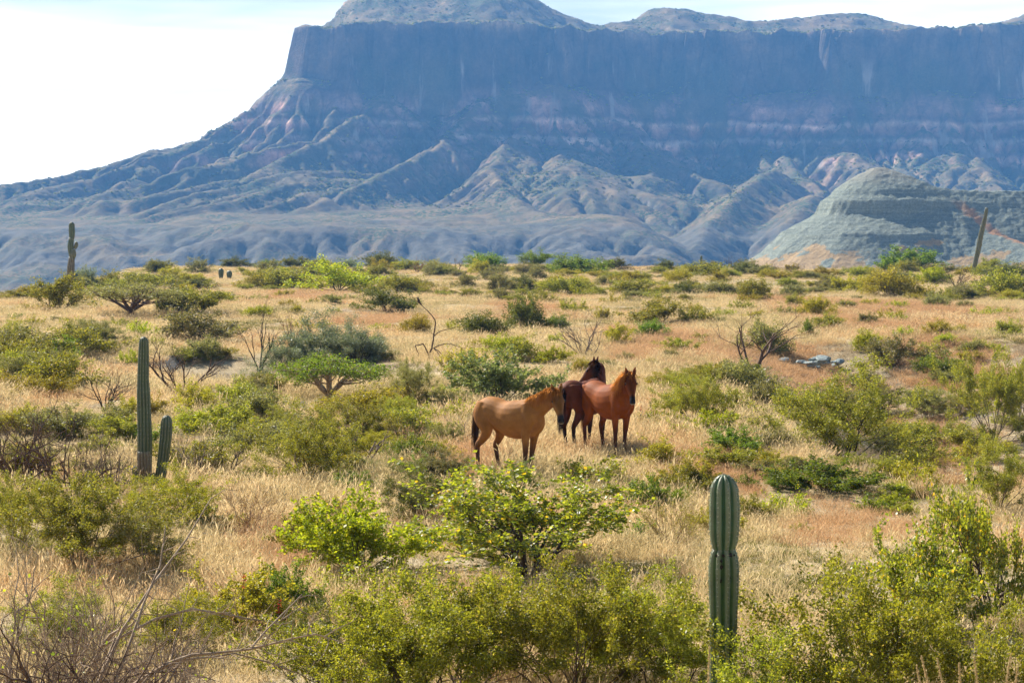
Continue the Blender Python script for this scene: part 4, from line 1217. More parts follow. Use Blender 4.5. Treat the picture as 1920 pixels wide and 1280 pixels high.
# ------------------------------------------------------------------ plants, one by one: foot x, foot y, width, height (photo pixels), kind, leaf colour, label, bark
PLANTS = [
    # ---- left, far to middle
    (110, 585, 92, 68, 'open', 'olive', "big olive bush right below the far knobbly cactus", 'dark'),
    (245, 592, 165, 60, 'umbrella', 'grey', "spreading grey olive tree with thick forked red brown trunk, far left", 'brown'),
    (375, 588, 98, 50, 'open', 'olive', "olive bush just right of the forked red brown trunk", 'dark'),
    (325, 590, 62, 50, 'dense', 'dark', "dark green bush squeezed between the forked tree and its right neighbour"),
    (365, 645, 150, 68, 'open', 'grey', "grey green bushy tree with pale bent trunk above the tall cactus", 'pale'),
    (172, 642, 60, 37, 'dense', 'olive', "round olive yellow bush with a shadow on bare slope, left"),
    (110, 688, 74, 52, 'dense', 'green', "bright green topped bush with dark grey underside, far left slope"),
    (28, 652, 68, 44, 'dense', 'olive', "olive bush cut by the left picture edge above the green topped bush"),
    (133, 613, 38, 19, 'low', 'yellow', "small yellow herb left of and above the round olive yellow bush"),
    (235, 615, 54, 18, 'low', 'olive', "flat olive herb below the forked red brown trunk"),
    (186, 663, 29, 15, 'low', 'lime', "tiny lime herb just below the round olive yellow bush"),
    (244, 680, 42, 24, 'low', 'lime', "lime herb touching the tall cactus top from the left"),
    (72, 712, 34, 25, 'low', 'lime', "lime herb below the green topped bush, far left"),
    (45, 707, 21, 17, 'low', 'yellow', "tiny yellowish herb beside the lime herb at far left"),
    (50, 683, 28, 12, 'low', 'yellow', "flat yellowish herb left of the green topped bush"),
    (102, 714, 26, 30, 'baretree', None, "small twisted dead snag on the left slope", 'dark'),
    (200, 768, 150, 96, 'bare', None, "tangled dark dead shrub left of the tall cactus", 'dark'),
    (338, 745, 165, 130, 'baretree', None, "bare spreading tree just right of the tall cactus top", 'brown'),
    (362, 775, 74, 56, 'open', 'yellow', "yellow olive bush at the foot of the bare spreading tree"),
    (243, 797, 44, 52, 'open', 'yellow', "yellowish upright bush touching the tall cactus from the left", 'brown'),
    (290, 790, 44, 48, 'open', 'yellow', "yellowish bush just behind the tall cactus on its right"),
    (282, 648, 58, 17, 'low', 'lime', "lime herbs behind the very top of the tall cactus"),
    (160, 538, 40, 37, 'dense', 'sage', "grey green bush close right of the far knobbly cactus"),
    (208, 537, 44, 30, 'dense', 'olive', "small dark olive bush second to the right of the far knobbly cactus"),
    (275, 541, 98, 30, 'dense', 'olive', "long low olive bush between the far cactus and the two squat cacti"),
    (298, 514, 42, 24, 'dense', 'dark', "dark bush on the crest left of the two squat cacti"),
    (367, 541, 68, 19, 'dense', 'dark', "flat dark green bush before the two squat cacti"),
    (440, 503, 66, 20, 'open', 'dark', "dark flat bush right behind the two squat cacti", 'grey'),
    (482, 541, 70, 30, 'dense', 'yellow', "yellow olive bush right of the two squat cacti"),
    (20, 532, 56, 36, 'bare', None, "purplish bare shrub on the crest at the far left edge", 'grey'),
    (160, 568, 32, 19, 'low', 'yellow', "yellow green herb at the right foot of the big olive bush"),
    (60, 585, 52, 16, 'low', 'yellow', "yellow green herb at the left foot of the big olive bush"),
    (30, 598, 30, 11, 'low', 'green', "flat bright green herb at far left below the crest"),
    (8, 668, 26, 22, 'dense', 'olive', "small olive bush half cut off by the left edge"),
    # ---- crest and far plain, middle left
    (635, 546, 112, 56, 'open', 'lime', "bright lime tree-like bush on the far plain, brightest of all", 'dark'),
    (735, 540, 50, 22, 'low', 'lime', "lime herb at the right foot of the bright lime bush"),
    (545, 543, 98, 38, 'dense', 'olive', "broad olive bush left of the bright lime bush"),
    (500, 540, 56, 33, 'dense', 'olive', "olive bush farther left of the bright lime bush"),
    (582, 520, 42, 26, 'dense', 'dark', "dark bush peeping out behind the broad olive bush"),
    (715, 501, 58, 30, 'dense', 'dark', "dark green bush on the crest above the bright lime bush"),
    (712, 513, 40, 27, 'open', 'yellow', "yellowish bush with visible stems right behind the bright lime bush", 'dark'),
    (505, 503, 42, 18, 'dense', 'green', "green bush on the crest right of the squat cacti"),
    (552, 498, 46, 24, 'open', 'dark', "ragged dark bush on the crest at left centre"),
    (600, 497, 52, 21, 'dense', 'olive', "olive bush on the crest straight above the bright lime bush"),
    (650, 498, 52, 20, 'dense', 'sage', "grey green bush on the crest beside the dark green one"),
    (783, 511, 40, 34, 'baretree', None, "small bare tree with reddish tips on the crest, left of centre", 'rust'),
    (858, 511, 42, 40, 'baretree', None, "taller bare grey tree on the crest, left of centre", 'grey'),
    (820, 518, 52, 26, 'dense', 'grey', "round grey olive bush between the two bare crest trees"),
    (912, 503, 76, 27, 'dense', 'green', "dark green bush on the crest right of the bare grey tree"),
    (748, 548, 84, 33, 'dense', 'olive', "olive bush on the far plain right of the bright lime bush"),
    (820, 553, 72, 33, 'twiggy', 'yellow', "yellow brown twiggy bush on the far plain, centre left"),
    (870, 541, 48, 29, 'dense', 'grey', "grey olive bush right of the yellow brown twiggy bush"),
    (938, 549, 62, 40, 'open', 'grey', "grey olive bush at the centre of the far plain"),
    (725, 586, 92, 44, 'open', 'dark', "dark open bush standing alone in pale grass, left of the bird", 'dark'),
    (778, 626, 54, 35, 'dense', 'yellow', "yellow green domed bush with dark base left of the bird's branch"),
    (713, 620, 34, 14, 'low', 'lime', "lime herb above the blue grey trees' right shoulder"),
    (853, 622, 36, 22, 'low', 'lime', "lime herb right of the bird's branch"),
    (615, 692, 150, 100, 'sage', 'sage', "middle and tallest of the three blue grey feathery trees", 'dark'),
    (556, 708, 100, 70, 'sage', 'sage', "left and lowest of the three blue grey feathery trees", 'dark'),
    (672, 684, 96, 82, 'sage', 'sage', "right one of the three blue grey feathery trees", 'dark'),
    (697, 664, 30, 34, 'dense', 'green', "bright green bush at the right edge of the blue grey trees"),
    (583, 620, 60, 24, 'low', 'yellow', "yellow herbs behind the tops of the blue grey trees"),
    (487, 699, 92, 140, 'baretree', None, "tall dark bare tree left of the blue grey trees", 'dark'),
    (548, 655, 50, 90, 'baretree', None, "thin pale bare tree behind the tall dark bare tree", 'rust'),
    (617, 753, 185, 86, 'umbrella', 'green', "green flat crowned umbrella tree with pale trunk above the rubble", 'pale'),
    (560, 690, 46, 30, 'dense', 'dark', "dark bush under the left blue grey tree"),
    (510, 742, 80, 40, 'open', 'olive', "olive bush left of the umbrella tree", 'dark'),
    (460, 727, 60, 24, 'dense', 'olive', "low olive bush right of the bare spreading tree"),
    (668, 838, 150, 84, 'creosote', 'olive', "large olive bush in front of the umbrella tree"),
    (770, 768, 104, 92, 'creosote', 'grey', "grey olive bush on thin trunk right of the umbrella tree", 'brown'),
    (868, 700, 80, 50, 'low', 'yellow', "yellowish herbs below the bird's branch"),
    (938, 757, 160, 96, 'mound', 'pale', "pale green bush with silvery leaves left of the horses", 'dark'),
    (905, 630, 80, 44, 'dense', 'dark', "dark bush right of the bird's tree"),
    (985, 620, 74, 62, 'dense', 'dark', "tall dark bush up the slope from the pale green bush", 'grey'),
    (942, 664, 70, 36, 'dense', 'lime', "lime bush directly above the pale green bush"),
    (975, 676, 86, 46, 'dense', 'olive', "olive bush up the slope behind the horses"),
    # ---- crest and far plain, middle right
    (1078, 513, 100, 34, 'dense', 'green', "broad green bush on the crest above the horses"),
    (1005, 503, 52, 32, 'open', 'green', "green bush with bare twigs on the crest at the centre", 'dark'),
    (1198, 518, 68, 28, 'bare', None, "grey dead shrub on the crest right of the broad green bush", 'grey'),
    (1150, 505, 52, 20, 'dense', 'dark', "dark bush on the crest left of the grey dead shrub"),
    (1315, 519, 92, 27, 'dense', 'olive', "olive bush before the tiny distant cactus"),
    (1250, 508, 50, 20, 'dense', 'dark', "dark bush on the crest right of the grey dead shrub"),
    (1372, 503, 44, 32, 'bare', None, "purplish bare shrub on the crest just left of the butte", 'brown'),
    (1402, 516, 50, 27, 'dense', 'dark', "dark olive bush before the left foot of the butte"),
    (1440, 514, 44, 30, 'bare', None, "dark bare shrub at the left foot of the butte", 'dark'),
    (1490, 514, 60, 26, 'bare', 'red', "bare shrub with reddish tinge before the butte", 'dark'),
    (1050, 551, 94, 30, 'dense', 'olive', "olive bush on the far plain above the dark bay horse"),
    (1187, 551, 88, 27, 'dense', 'olive', "olive bush on the far plain right of the horses' heads"),
    (1281, 556, 72, 28, 'dense', 'dark', "dark olive bush in the middle of the far plain, right of centre"),
    (1347, 554, 68, 27, 'dense', 'grey', "grey bush right of the dark olive one on the far plain"),
    (1412, 562, 60, 38, 'dense', 'olive', "olive bush on the far plain above the leaning bare tree"),
    (982, 550, 56, 32, 'open', 'dark', "dark grey bush at the very centre of the far plain", 'dark'),
    (1095, 556, 50, 16, 'low', 'lime', "lime herb on the far plain above the fan shaped shrub"),
    (1147, 571, 40, 20, 'low', 'yellow', "yellow olive herb on pale grass above the fan shaped shrub"),
    (1232, 607, 104, 46, 'open', 'olive', "open olive bush right of the fan shaped shrub", 'dark'),
    (1222, 632, 60, 30, 'dense', 'green', "bright green bush below the open olive one, right of the fan shaped shrub"),
    (1158, 647, 50, 38, 'open', 'yellow', "yellow green bush at the right shoulder of the fan shaped shrub"),
    (1130, 602, 38, 26, 'dense', 'yellow', "small yellow green bush behind the fan shaped shrub"),
    (1095, 588, 26, 15, 'low', 'yellow', "tiny yellowish herb above the fan shaped shrub's tips"),
    (1040, 620, 54, 30, 'dense', 'green', "green bush left of the fan shaped shrub"),
    (1097, 670, 112, 106, 'bare', None, "fan shaped grey bare shrub above the horses", 'grey'),
    (1035, 682, 64, 32, 'mound', 'lime', "lime green bush just left of the dark bay horse's ears"),
    (1089, 703, 40, 29, 'dense', 'yellow', "round yellow green bush touching the dark bay horse's head"),
    (1410, 697, 185, 132, 'baretree', None, "wide leaning bare tree on the slope right of the horses", 'brown'),
    (1430, 662, 80, 60, 'dense', 'grey', "grey olive bush behind the wide leaning bare tree"),
    (1385, 718, 84, 42, 'open', 'dark', "dark grey green bush at the foot of the wide leaning bare tree"),
    (1318, 810, 138, 114, 'creosote', 'olive', "olive bush with many stems right of the chestnut horse", 'dark'),
    (1230, 652, 22, 13, 'low', 'lime', "tiny lime herb in orange grass above the chestnut horse"),
    (1300, 586, 32, 18, 'low', 'yellow', "yellowish herb above the leaning bare tree's left limb"),
    (1391, 582, 42, 20, 'low', 'olive', "olive herb above the leaning bare tree's tips"),
    # ---- far right
    (1705, 510, 118, 44, 'mound', 'green', "bright green bush on the crest before the butte"),
    (1587, 549, 80, 30, 'dense', 'yellow', "yellow olive bush on the far plain below the butte's left flank"),
    (1672, 558, 102, 52, 'dense', 'yellow', "big yellow olive dome below the bright green crest bush"),
    (1705, 545, 42, 32, 'bare', None, "dark bare twigs at the right side of the big yellow olive dome", 'dark'),
    (1747, 532, 54, 32, 'dense', 'lime', "lime bush right of the big yellow olive dome"),
    (1795, 541, 84, 48, 'bare', None, "dead branching shrub at the foot of the thin leaning cactus", 'dark'),
    (1882, 557, 104, 50, 'dense', 'olive', "dark olive bush mass at the far right edge"),
    (1812, 561, 70, 24, 'dense', 'grey', "grey olive bush below the thin leaning cactus"),
    (1890, 522, 66, 28, 'dense', 'dark', "dark bush on the crest at the right edge"),
    (1845, 520, 50, 22, 'dense', 'olive', "olive bush right behind the thin leaning cactus's foot"),
    (1532, 592, 64, 36, 'dense', 'yellow', "yellowish green bush on the orange slope below the butte's left foot"),
    (1490, 575, 46, 24, 'open', 'olive', "small olive bush left of the yellowish green one on the orange slope"),
    (1513, 631, 30, 32, 'dense', 'green', "upright green bush in orange grass above the rock ledge"),
    (1625, 657, 48, 36, 'dense', 'lime', "lime bush with dark base, leftmost on the grey gully slope"),
    (1697, 633, 40, 22, 'low', 'lime', "flat lime bush in the middle of the grey gully slope"),
    (1760, 632, 54, 30, 'dense', 'yellow', "yellow green bush highest on the grey gully slope"),
    (1772, 648, 42, 21, 'dense', 'lime', "small lime bush just below the highest one on the gully slope"),
    (1655, 622, 18, 11, 'low', 'lime', "tiny green herb at the top of the grey gully slope"),
    (1890, 630, 62, 30, 'dense', 'olive', "green olive bush on the gully rim at the right edge"),
    (1675, 686, 100, 54, 'open', 'grey', "grey green bush down in the gully", 'grey'),
    (1755, 577, 46, 26, 'dense', 'grey', "dull grey olive bush on the far plain, right"),
    (1632, 572, 38, 12, 'low', 'yellow', "flat yellowish herb on pale grass below the yellow olive dome"),
    (1683, 576, 36, 13, 'low', 'lime', "flat lime herb below the yellow olive dome's right side"),
    (1890, 592, 36, 14, 'low', 'olive', "flat olive herb in orange grass near the right edge"),
    (1817, 599, 16, 22, 'baretree', None, "leaning dead stump in orange grass at the right", 'dark'),
    (1585, 872, 270, 190, 'creosote', 'olive', "large olive bush with dark bent stems right of the horses", 'dark'),
    (1735, 788, 104, 60, 'creosote', 'grey', "low grey olive bush right of the large olive bush"),
    (1862, 835, 160, 172, 'creosote', 'olive', "tall olive bush at the right edge below the gully"),
    (1908, 790, 70, 110, 'leafy', 'lime', "bright lime shrub at the right edge in front of the gully"),
    (1652, 872, 64, 66, 'creosote', 'dark', "small dark olive bush at the right foot of the large olive bush"),
    # ---- middle ground
    (1555, 926, 190, 62, 'mound', 'green', "wide low leafy green bush below the large olive bush"),
    (1475, 967, 92, 44, 'low', 'lime', "lime herbs right behind the foreground cactus"),
    (1412, 978, 66, 48, 'mound', 'olive', "olive green leafy bush touching the foreground cactus on its right"),
    (1315, 862, 60, 22, 'low', 'lime', "flat lime herb in pale grass above the foreground cactus"),
    (580, 907, 195, 150, 'creosote', 'olive', "big olive bush between the tall cactus and the dun horse"),
    (495, 850, 100, 60, 'open', 'lime', "light green bush left of the big olive bush, below the rubble"),
    (672, 880, 140, 124, 'baretree', None, "thin bare branching shrub right of the big olive bush", 'grey'),
    (760, 845, 110, 70, 'bare', None, "bare shrub with an arching branch left of the dun horse's rump", 'brown'),
    (868, 828, 84, 62, 'bare', None, "pale dead twigs right behind the dun horse", 'grey'),
    (740, 800, 90, 56, 'creosote', 'olive', "olive bush above the bare arching branch"),
    (838, 790, 74, 40, 'low', 'lime', "lime green herbs between the umbrella tree and the dun horse"),
    (840, 838, 60, 44, 'creosote', 'grey', "small grey olive bush left of the dun horse's hind legs"),
    (412, 864, 40, 22, 'low', 'lime', "small lime herb right of the tall cactus's second stem"),
    (455, 866, 40, 20, 'low', 'lime', "lime herb farther right of the tall cactus's second stem"),
    (400, 800, 34, 30, 'low', 'yellow', "yellowish herb right of the tall cactus at half its height"),
    (112, 822, 124, 58, 'open', 'grey', "grey olive bush behind the bare thicket at the left", 'grey'),
    (212, 812, 84, 54, 'open', 'grey', "grey olive bush left of the tall cactus's lower half", 'grey'),
    (30, 812, 80, 50, 'open', 'yellow', "yellowish bush at the left edge behind the bare thicket", 'grey'),
    (133, 938, 240, 215, 'tangle', None, "bare crooked thicket left of the tall cactus, nearest to it", 'brown'),
    (30, 910, 210, 190, 'tangle', None, "bare crooked thicket at the left edge beside the tall cactus", 'brown'),
    (212, 940, 130, 150, 'bare', None, "fine grey dead twigs close left of the tall cactus's foot", 'grey'),
    (362, 905, 130, 130, 'bare', None, "grey dead shrub close right of the cactus's second stem", 'grey'),
    (425, 900, 90, 90, 'baretree', None, "small bare shrub with a hooked branch right of the cactus", 'dark'),
    (335, 1000, 180, 122, 'creosote', 'lime', "yellow green bush at the foot of the tall cactus"),
    (375, 1000, 64, 50, 'mound', 'green', "glossy green leafy plant beside the red flower spike"),
    (462, 1004, 160, 96, 'twiggy', 'brown', "dry brown twiggy dome right of the tall cactus's foot"),
    (785, 988, 190, 118, 'creosote', 'dark', "dark olive open bush below the dun horse's tail side", 'dark'),
    (670, 1078, 225, 146, 'mound', 'lime', "bright yellow green bush left of the central leafy shrub"),
    (590, 1040, 110, 90, 'mound', 'olive', "dull green leafy bush behind the bright yellow green one"),
    (690, 1110, 160, 56, 'low', 'lime', "low lime herbs in front of the bright yellow green bush"),
    (988, 1080, 390, 195, 'leafy', 'leafy', "large backlit leafy shrub with dark branches below the horses", 'dark'),
    (1225, 960, 100, 62, 'mound', 'green', "green leafy bush right of the central leafy shrub's crown"),
    (1265, 1030, 130, 110, 'twiggy', 'olive', "brownish olive twiggy bush left of the foreground cactus"),
    (1120, 905, 120, 46, 'low', 'lime', "lime herbs at the chestnut horse's feet"),
    (450, 1190, 190, 116, 'mound', 'yellow', "yellow leaved bush with a red spike at lower left"),
    (540, 1150, 100, 90, 'mound', 'green', "green bush right of the yellow leaved bush"),
    (150, 1085, 270, 190, 'creosote', 'olive', "large olive bush at left in front of the bare thickets"),
    (25, 1050, 160, 160, 'creosote', 'olive', "olive bush at the left edge above the foreground tangle"),
    (275, 1075, 170, 120, 'creosote', 'grey', "grey olive bush below the yellow green one, left"),
    (1870, 965, 150, 140, 'creosote', 'olive', "brownish olive bush at the right edge in the middle ground", 'brown'),
    (1770, 905, 80, 60, 'twiggy', 'brown', "dry brown shrub right of the wide low leafy bush"),
    # ---- foreground
    (1858, 1145, 250, 232, 'leafy', 'leafy', "bright green leafy shrub at the right edge with dark stems", 'dark'),
    (1735, 1180, 190, 190, 'mound', 'leafy', "green leafy bush left of the right edge leafy shrub", 'dark'),
    (730, 1370, 330, 240, 'creosote', 'sunny', "olive bush at the bottom between the dark one and the wide centre one", 'brown'),
    (960, 1275, 300, 175, 'creosote', 'sunny', "bright olive bush just in front of the central leafy shrub", 'brown'),
    (1160, 1275, 280, 190, 'creosote', 'sunny', "bright olive bush right below the central leafy shrub's right side", 'brown'),
    (600, 1310, 220, 185, 'creosote', 'dark', "dark olive bush at the bottom, left of centre", 'grey'),
    (845, 1345, 380, 265, 'creosote', 'sunny', "wide olive bush at the bottom centre", 'brown'),
    (1075, 1335, 360, 275, 'creosote', 'sunny', "wide olive bush at the bottom, right below the leafy shrub", 'brown'),
    (1255, 1320, 290, 235, 'creosote', 'sunny', "olive bush with dark knotted branches left of the foreground cactus", 'dark'),
    (1450, 1440, 330, 250, 'creosote', 'sunny', "olive bush hiding the foreground cactus's foot", 'grey'),
    (1640, 1420, 400, 350, 'creosote', 'sunny', "big olive bush with pale grey stems at the lower right", 'pale'),
    (1880, 1430, 360, 280, 'creosote', 'sunny', "olive bush in the lower right corner", 'pale'),
    (1300, 1500, 260, 210, 'creosote', 'sunny', "olive bush at the bottom edge left of the foreground cactus's foot", 'grey'),
    (40, 1400, 520, 440, 'tangle', None, "big foreground tangle of bare grey branches in the lower left corner", 'pale'),
    (235, 1420, 400, 330, 'tangle', None, "bare grey branches right of the big tangle at the lower left", 'pale'),
    (110, 1330, 380, 330, 'tangle', None, "bare brown branches behind the big tangle at the lower left", 'pale'),
    (150, 1460, 440, 400, 'tangle', None, "nearest bare brown branches at the bottom edge of the big tangle", 'brown'),
    (320, 1340, 280, 210, 'tangle', None, "small bare thicket below the yellow leaved bush", 'pale'),
    (190, 1260, 300, 190, 'bare', None, "fine bare twigs behind the big tangle at the lower left", 'grey'),
    (120, 1230, 220, 140, 'creosote', 'sunny', "olive bush half hidden behind the big tangle"),
    (330, 1250, 190, 130, 'creosote', 'sunny', "olive bush right of the big tangle at the lower left"),
]
for e in PLANTS:
    px_, py_, w_, h_, kind, leaf, lab = e[:7]
    plant(px_, py_, w_, h_, kind, leaf, lab, e[7] if len(e) > 7 else None)

# scattered small scrub that fills the far plain and the slopes; labels made from look and place, ties told apart by order
rnd = random.Random(77)
SECTIONS = [(150, "by the far knobbly cactus"), (330, "left of the squat cacti"), (520, "around the two squat cacti"), (760, "around the bright lime bush"), (960, "left of the picture's centre"),
            (1240, "above the horses"), (1430, "left of the butte"), (1640, "before the butte's left flank"), (1800, "below the green crest bush"), (2100, "near the thin leaning cactus")]
SECT_MID = [(250, "near the left edge"), (480, "around the bare spreading tree"), (720, "around the blue grey trees"), (960, "around the bird's tree"), (1210, "around the fan shaped shrub"), (1480, "around the leaning bare tree"), (1700, "on the orange slope"), (2100, "near the right edge")]
SECT_NEAR = [(240, "left of the tall cactus"), (480, "right of the tall cactus"), (720, "below the rubble heap"), (960, "left of the dun horse"), (1300, "near the horses"), (1560, "right of the foreground cactus"), (2100, "near the right edge")]
COLW = {'sunny': 'bright olive', 'olive': 'olive', 'dark': 'dark green', 'grey': 'grey green', 'yellow': 'yellowish', 'lime': 'lime', 'green': 'green'}
KINDW = {'creosote': 'wiry bush', 'dense': 'round bush', 'open': 'open bush', 'low': 'low herb', 'mound': 'leafy herb'}
SCRUB = [
    ((0, 1920, 507, 530), 130, (20, 50), (0.32, 0.55), ('dense', 'open'), ('olive', 'grey', 'grey', 'yellow'), "on far crest", SECTIONS, "scrub along the far crest"),
    ((0, 1920, 530, 568), 140, (20, 56), (0.28, 0.48), ('dense', 'open', 'low'), ('olive', 'grey', 'yellow', 'grey', 'olive'), "on far plain", SECTIONS, "scattered scrub on the far plain"),
    ((0, 1920, 566, 690), 190, (18, 60), (0.35, 0.6), ('low', 'dense', 'open'), ('yellow', 'olive', 'lime', 'grey'), "on mid slope", SECT_MID, "scrub on the middle slopes"),
    ((0, 1920, 690, 1020), 240, (26, 105), (0.35, 0.6), ('low', 'dense', 'mound', 'open'), ('yellow', 'olive', 'lime', 'green', 'grey'), "in dry grass", SECT_NEAR, "scrub in the grass around the horses"),
    ((0, 940, 640, 905), 120, (50, 130), (0.40, 0.62), ('open', 'creosote', 'dense'), ('olive', 'grey', 'yellow', 'olive'), "in thick scrub", SECT_NEAR, "thick scrub left of the horses"),
    ((1210, 1920, 700, 905), 40, (50, 110), (0.40, 0.62), ('open', 'creosote', 'dense'), ('olive', 'grey', 'yellow', 'olive'), "in thick scrub", SECT_NEAR, "thick scrub right of the horses"),
]
ORD = ["first", "second", "third", "fourth", "fifth", "sixth", "seventh", "eighth", "ninth", "tenth", "eleventh", "twelfth", "thirteenth", "fourteenth"]
for (x0, x1, y0, y1), n, wr, hr, kinds, cols, where, sects, grp in SCRUB:
    made = {}
    for i in range(n):
        px_, py_ = x0 + (x1 - x0) * (i + rnd.random()) / n, rnd.uniform(y0, y1)
        if px_ < 250 and py_ < 540: py_ += 28
        if 860 < px_ < 1230 and 700 < py_ < 905: continue
        if 385 < px_ < 455 and py_ < 560: continue
        if 740 < px_ < 880 and 560 < py_ < 680: continue
        if grp.startswith("thick") and (225 < px_ < 345 or 505 < px_ < 720 and py_ < 775 or px_ > 850 and py_ > 700 and px_ < 1000 or 730 < px_ < 890 and py_ < 745 or 430 < px_ < 530 and py_ < 735 or 120 < px_ < 400 and 690 < py_ < 800): continue
        if 1440 < px_ < 1610 and 640 < py_ < 730: continue
        if 490 < px_ < 590 and 745 < py_ < 800: continue
        if 525 < px_ < 715 and 690 < py_ < 770: continue
        if y0 > 560 and not grp.startswith("thick") and any(abs(px_ - e[0]) < 0.42 * e[2] + 6 and e[1] - 0.7 * e[3] < py_ < e[1] + 16 for e in PLANTS): continue
        w_ = rnd.uniform(*wr); k_ = rnd.choice(kinds); c_ = rnd.choice(cols)
        size = "small" if w_ < wr[0] + 0.45 * (wr[1] - wr[0]) else "larger"
        sec = next(t for lim, t in sects if px_ < lim)
        lab = f"{size} {COLW[c_]} {KINDW[k_]} {where} {sec}"
        made.setdefault(lab, []).append((px_, plant(px_, py_, w_, w_ * rnd.uniform(*hr), k_, c_, lab, None, grp)))
    for lab, ls in made.items():
        if len(ls) > 1:
            ls.sort(key=lambda e: e[0])
            for i, (_, o) in enumerate(ls):
                o["label"] = lab + ", " + (("left one" if i == 0 else "right one") if len(ls) == 2 else ORD[min(i, 13)] + " from left")

# ------------------------------------------------------------------ the bird and its dead tree
def local_poly(pts, ox, oy, scale, depth=0.0):
    return [((750 + zx / 9.146 - ox) * scale, depth * i, (oy - (540 + zy / 9.146)) * scale) for i, (zx, zy) in enumerate(pts)]
loc = at(804, 672)
m = loc.y / FPX
segs = []
def limb(pts, r0, r1, depth=0.0, start=0.0):
    q = local_poly(pts, 804, 672, m, 0.0)
    n = len(q) - 1
    for i in range(n):
        a, b = q[i], q[i + 1]
        f0, f1 = i / n, (i + 1) / n
        segs.append((a[0], start + depth * f0, a[2], b[0], start + depth * f1, b[2], 0.45 * (r0 + (r1 - r0) * f0), 0.45 * (r0 + (r1 - r0) * f1)))
limb([(490, 1230), (510, 1130), (545, 1030), (575, 880), (580, 800), (598, 690), (612, 600), (600, 550), (560, 490), (490, 410), (420, 345), (350, 280), (290, 235), (240, 190), (205, 130)], 0.085, 0.012, 0.1)
limb([(585, 825), (620, 790), (690, 745), (780, 720), (880, 700), (960, 678), (1060, 668), (1130, 655)], 0.04, 0.01, 0.35)
limb([(540, 1050), (600, 1020), (680, 980), (780, 955), (880, 955), (960, 990), (1050, 1020), (1140, 1028), (1230, 1080)], 0.045, 0.012, -0.3)
limb([(1050, 1020), (1100, 1060), (1130, 1120)], 0.02, 0.01, 0.0, -0.2)
limb([(580, 1035), (650, 1070), (700, 1110), (750, 1190), (780, 1280)], 0.04, 0.015, -0.4)
limb([(590, 1050), (640, 1090), (690, 1160), (730, 1260)], 0.035, 0.012, -0.6)
limb([(500, 1200), (470, 1100), (430, 1010), (395, 955), (330, 978), (265, 985), (290, 1050), (320, 1120), (322, 1180)], 0.06, 0.03, -0.25)
limb([(580, 800), (540, 770), (500, 760)], 0.02, 0.008, -0.1)
bt = thing("bare_tree", "dead dark tree with one long curved branch where a bird sits", "tree", loc)
obj("trunk", tubes_mesh("perch_trunk", segs, BARK['brown'], 6), bt)

# long bare branch that reaches to the right out of the tangle in the lower left corner
def build_long_branch():
    D_ = 20.5
    base = at(150, 1400, D_)
    t = thing("bare_branch", "long bare branch sprawling right out of the big tangle along the bottom", "branch", base)
    rnd_ = random.Random(12); sg = []
    def pt(px_, py_, dep=0.0):
        d = ray(px_, py_); q = (D_ + dep) / d.y
        return Vector((d.x * q - base.x, D_ + dep - base.y, CAM_H + d.z * q - base.z))
    def run(pts, r0, r1, dep0, dep1, twig=0):
        n = len(pts) - 1
        V = [pt(a, b, dep0 + (dep1 - dep0) * i / n) for i, (a, b) in enumerate(pts)]
        for i in range(n):
            a, b = V[i], V[i + 1]
            sg.append((a.x, a.y, a.z, b.x, b.y, b.z, r0 + (r1 - r0) * i / n, r0 + (r1 - r0) * (i + 1) / n))
            for _ in range(twig):
                p0 = a.lerp(b, rnd_.random()); dr = Vector((rnd_.uniform(-0.2, 1), rnd_.uniform(-0.6, 0.6), rnd_.uniform(-0.4, 0.9))).normalized()
                for s_ in range(3):
                    p1 = p0 + dr * rnd_.uniform(0.05, 0.14)
                    sg.append((p0.x, p0.y, p0.z, p1.x, p1.y, p1.z, 0.006 - 0.0015 * s_, 0.0045 - 0.0015 * s_))
                    p0 = p1; dr = (dr + Vector((rnd_.gauss(0, .35), rnd_.gauss(0, .35), rnd_.gauss(0, .35)))).normalized()
    run([(150, 1400), (200, 1320), (255, 1280), (285, 1261), (322, 1240), (360, 1227), (397, 1224), (435, 1220), (469, 1216), (506, 1207), (544, 1197), (592, 1188), (640, 1203)], 0.022, 0.005, 0, -0.6, 3)
    run([(255, 1280), (300, 1252), (345, 1236), (400, 1230), (440, 1224), (500, 1240), (560, 1262), (610, 1290)], 0.014, 0.004, 0.2, 0.8, 3)
    run([(150, 1400), (180, 1290), (215, 1200), (290, 1160), (360, 1141), (412, 1149), (469, 1160), (521, 1166), (560, 1140)], 0.018, 0.005, 0, 2.0, 3)
    run([(469, 1216), (500, 1180), (530, 1150), (565, 1115)], 0.010, 0.004, -0.3, 0.3, 1)
    run([(180, 1290), (230, 1180), (290, 1090), (350, 1010), (395, 935)], 0.018, 0.005, 0.2, 1.6, 2)
    run([(200, 1320), (235, 1230), (270, 1130), (300, 1060), (310, 990)], 0.018, 0.005, 0.1, 1.0, 2)
    obj("branches", tubes_mesh("long_branch", sg, BARK['pale'], 5), t)
build_long_branch()

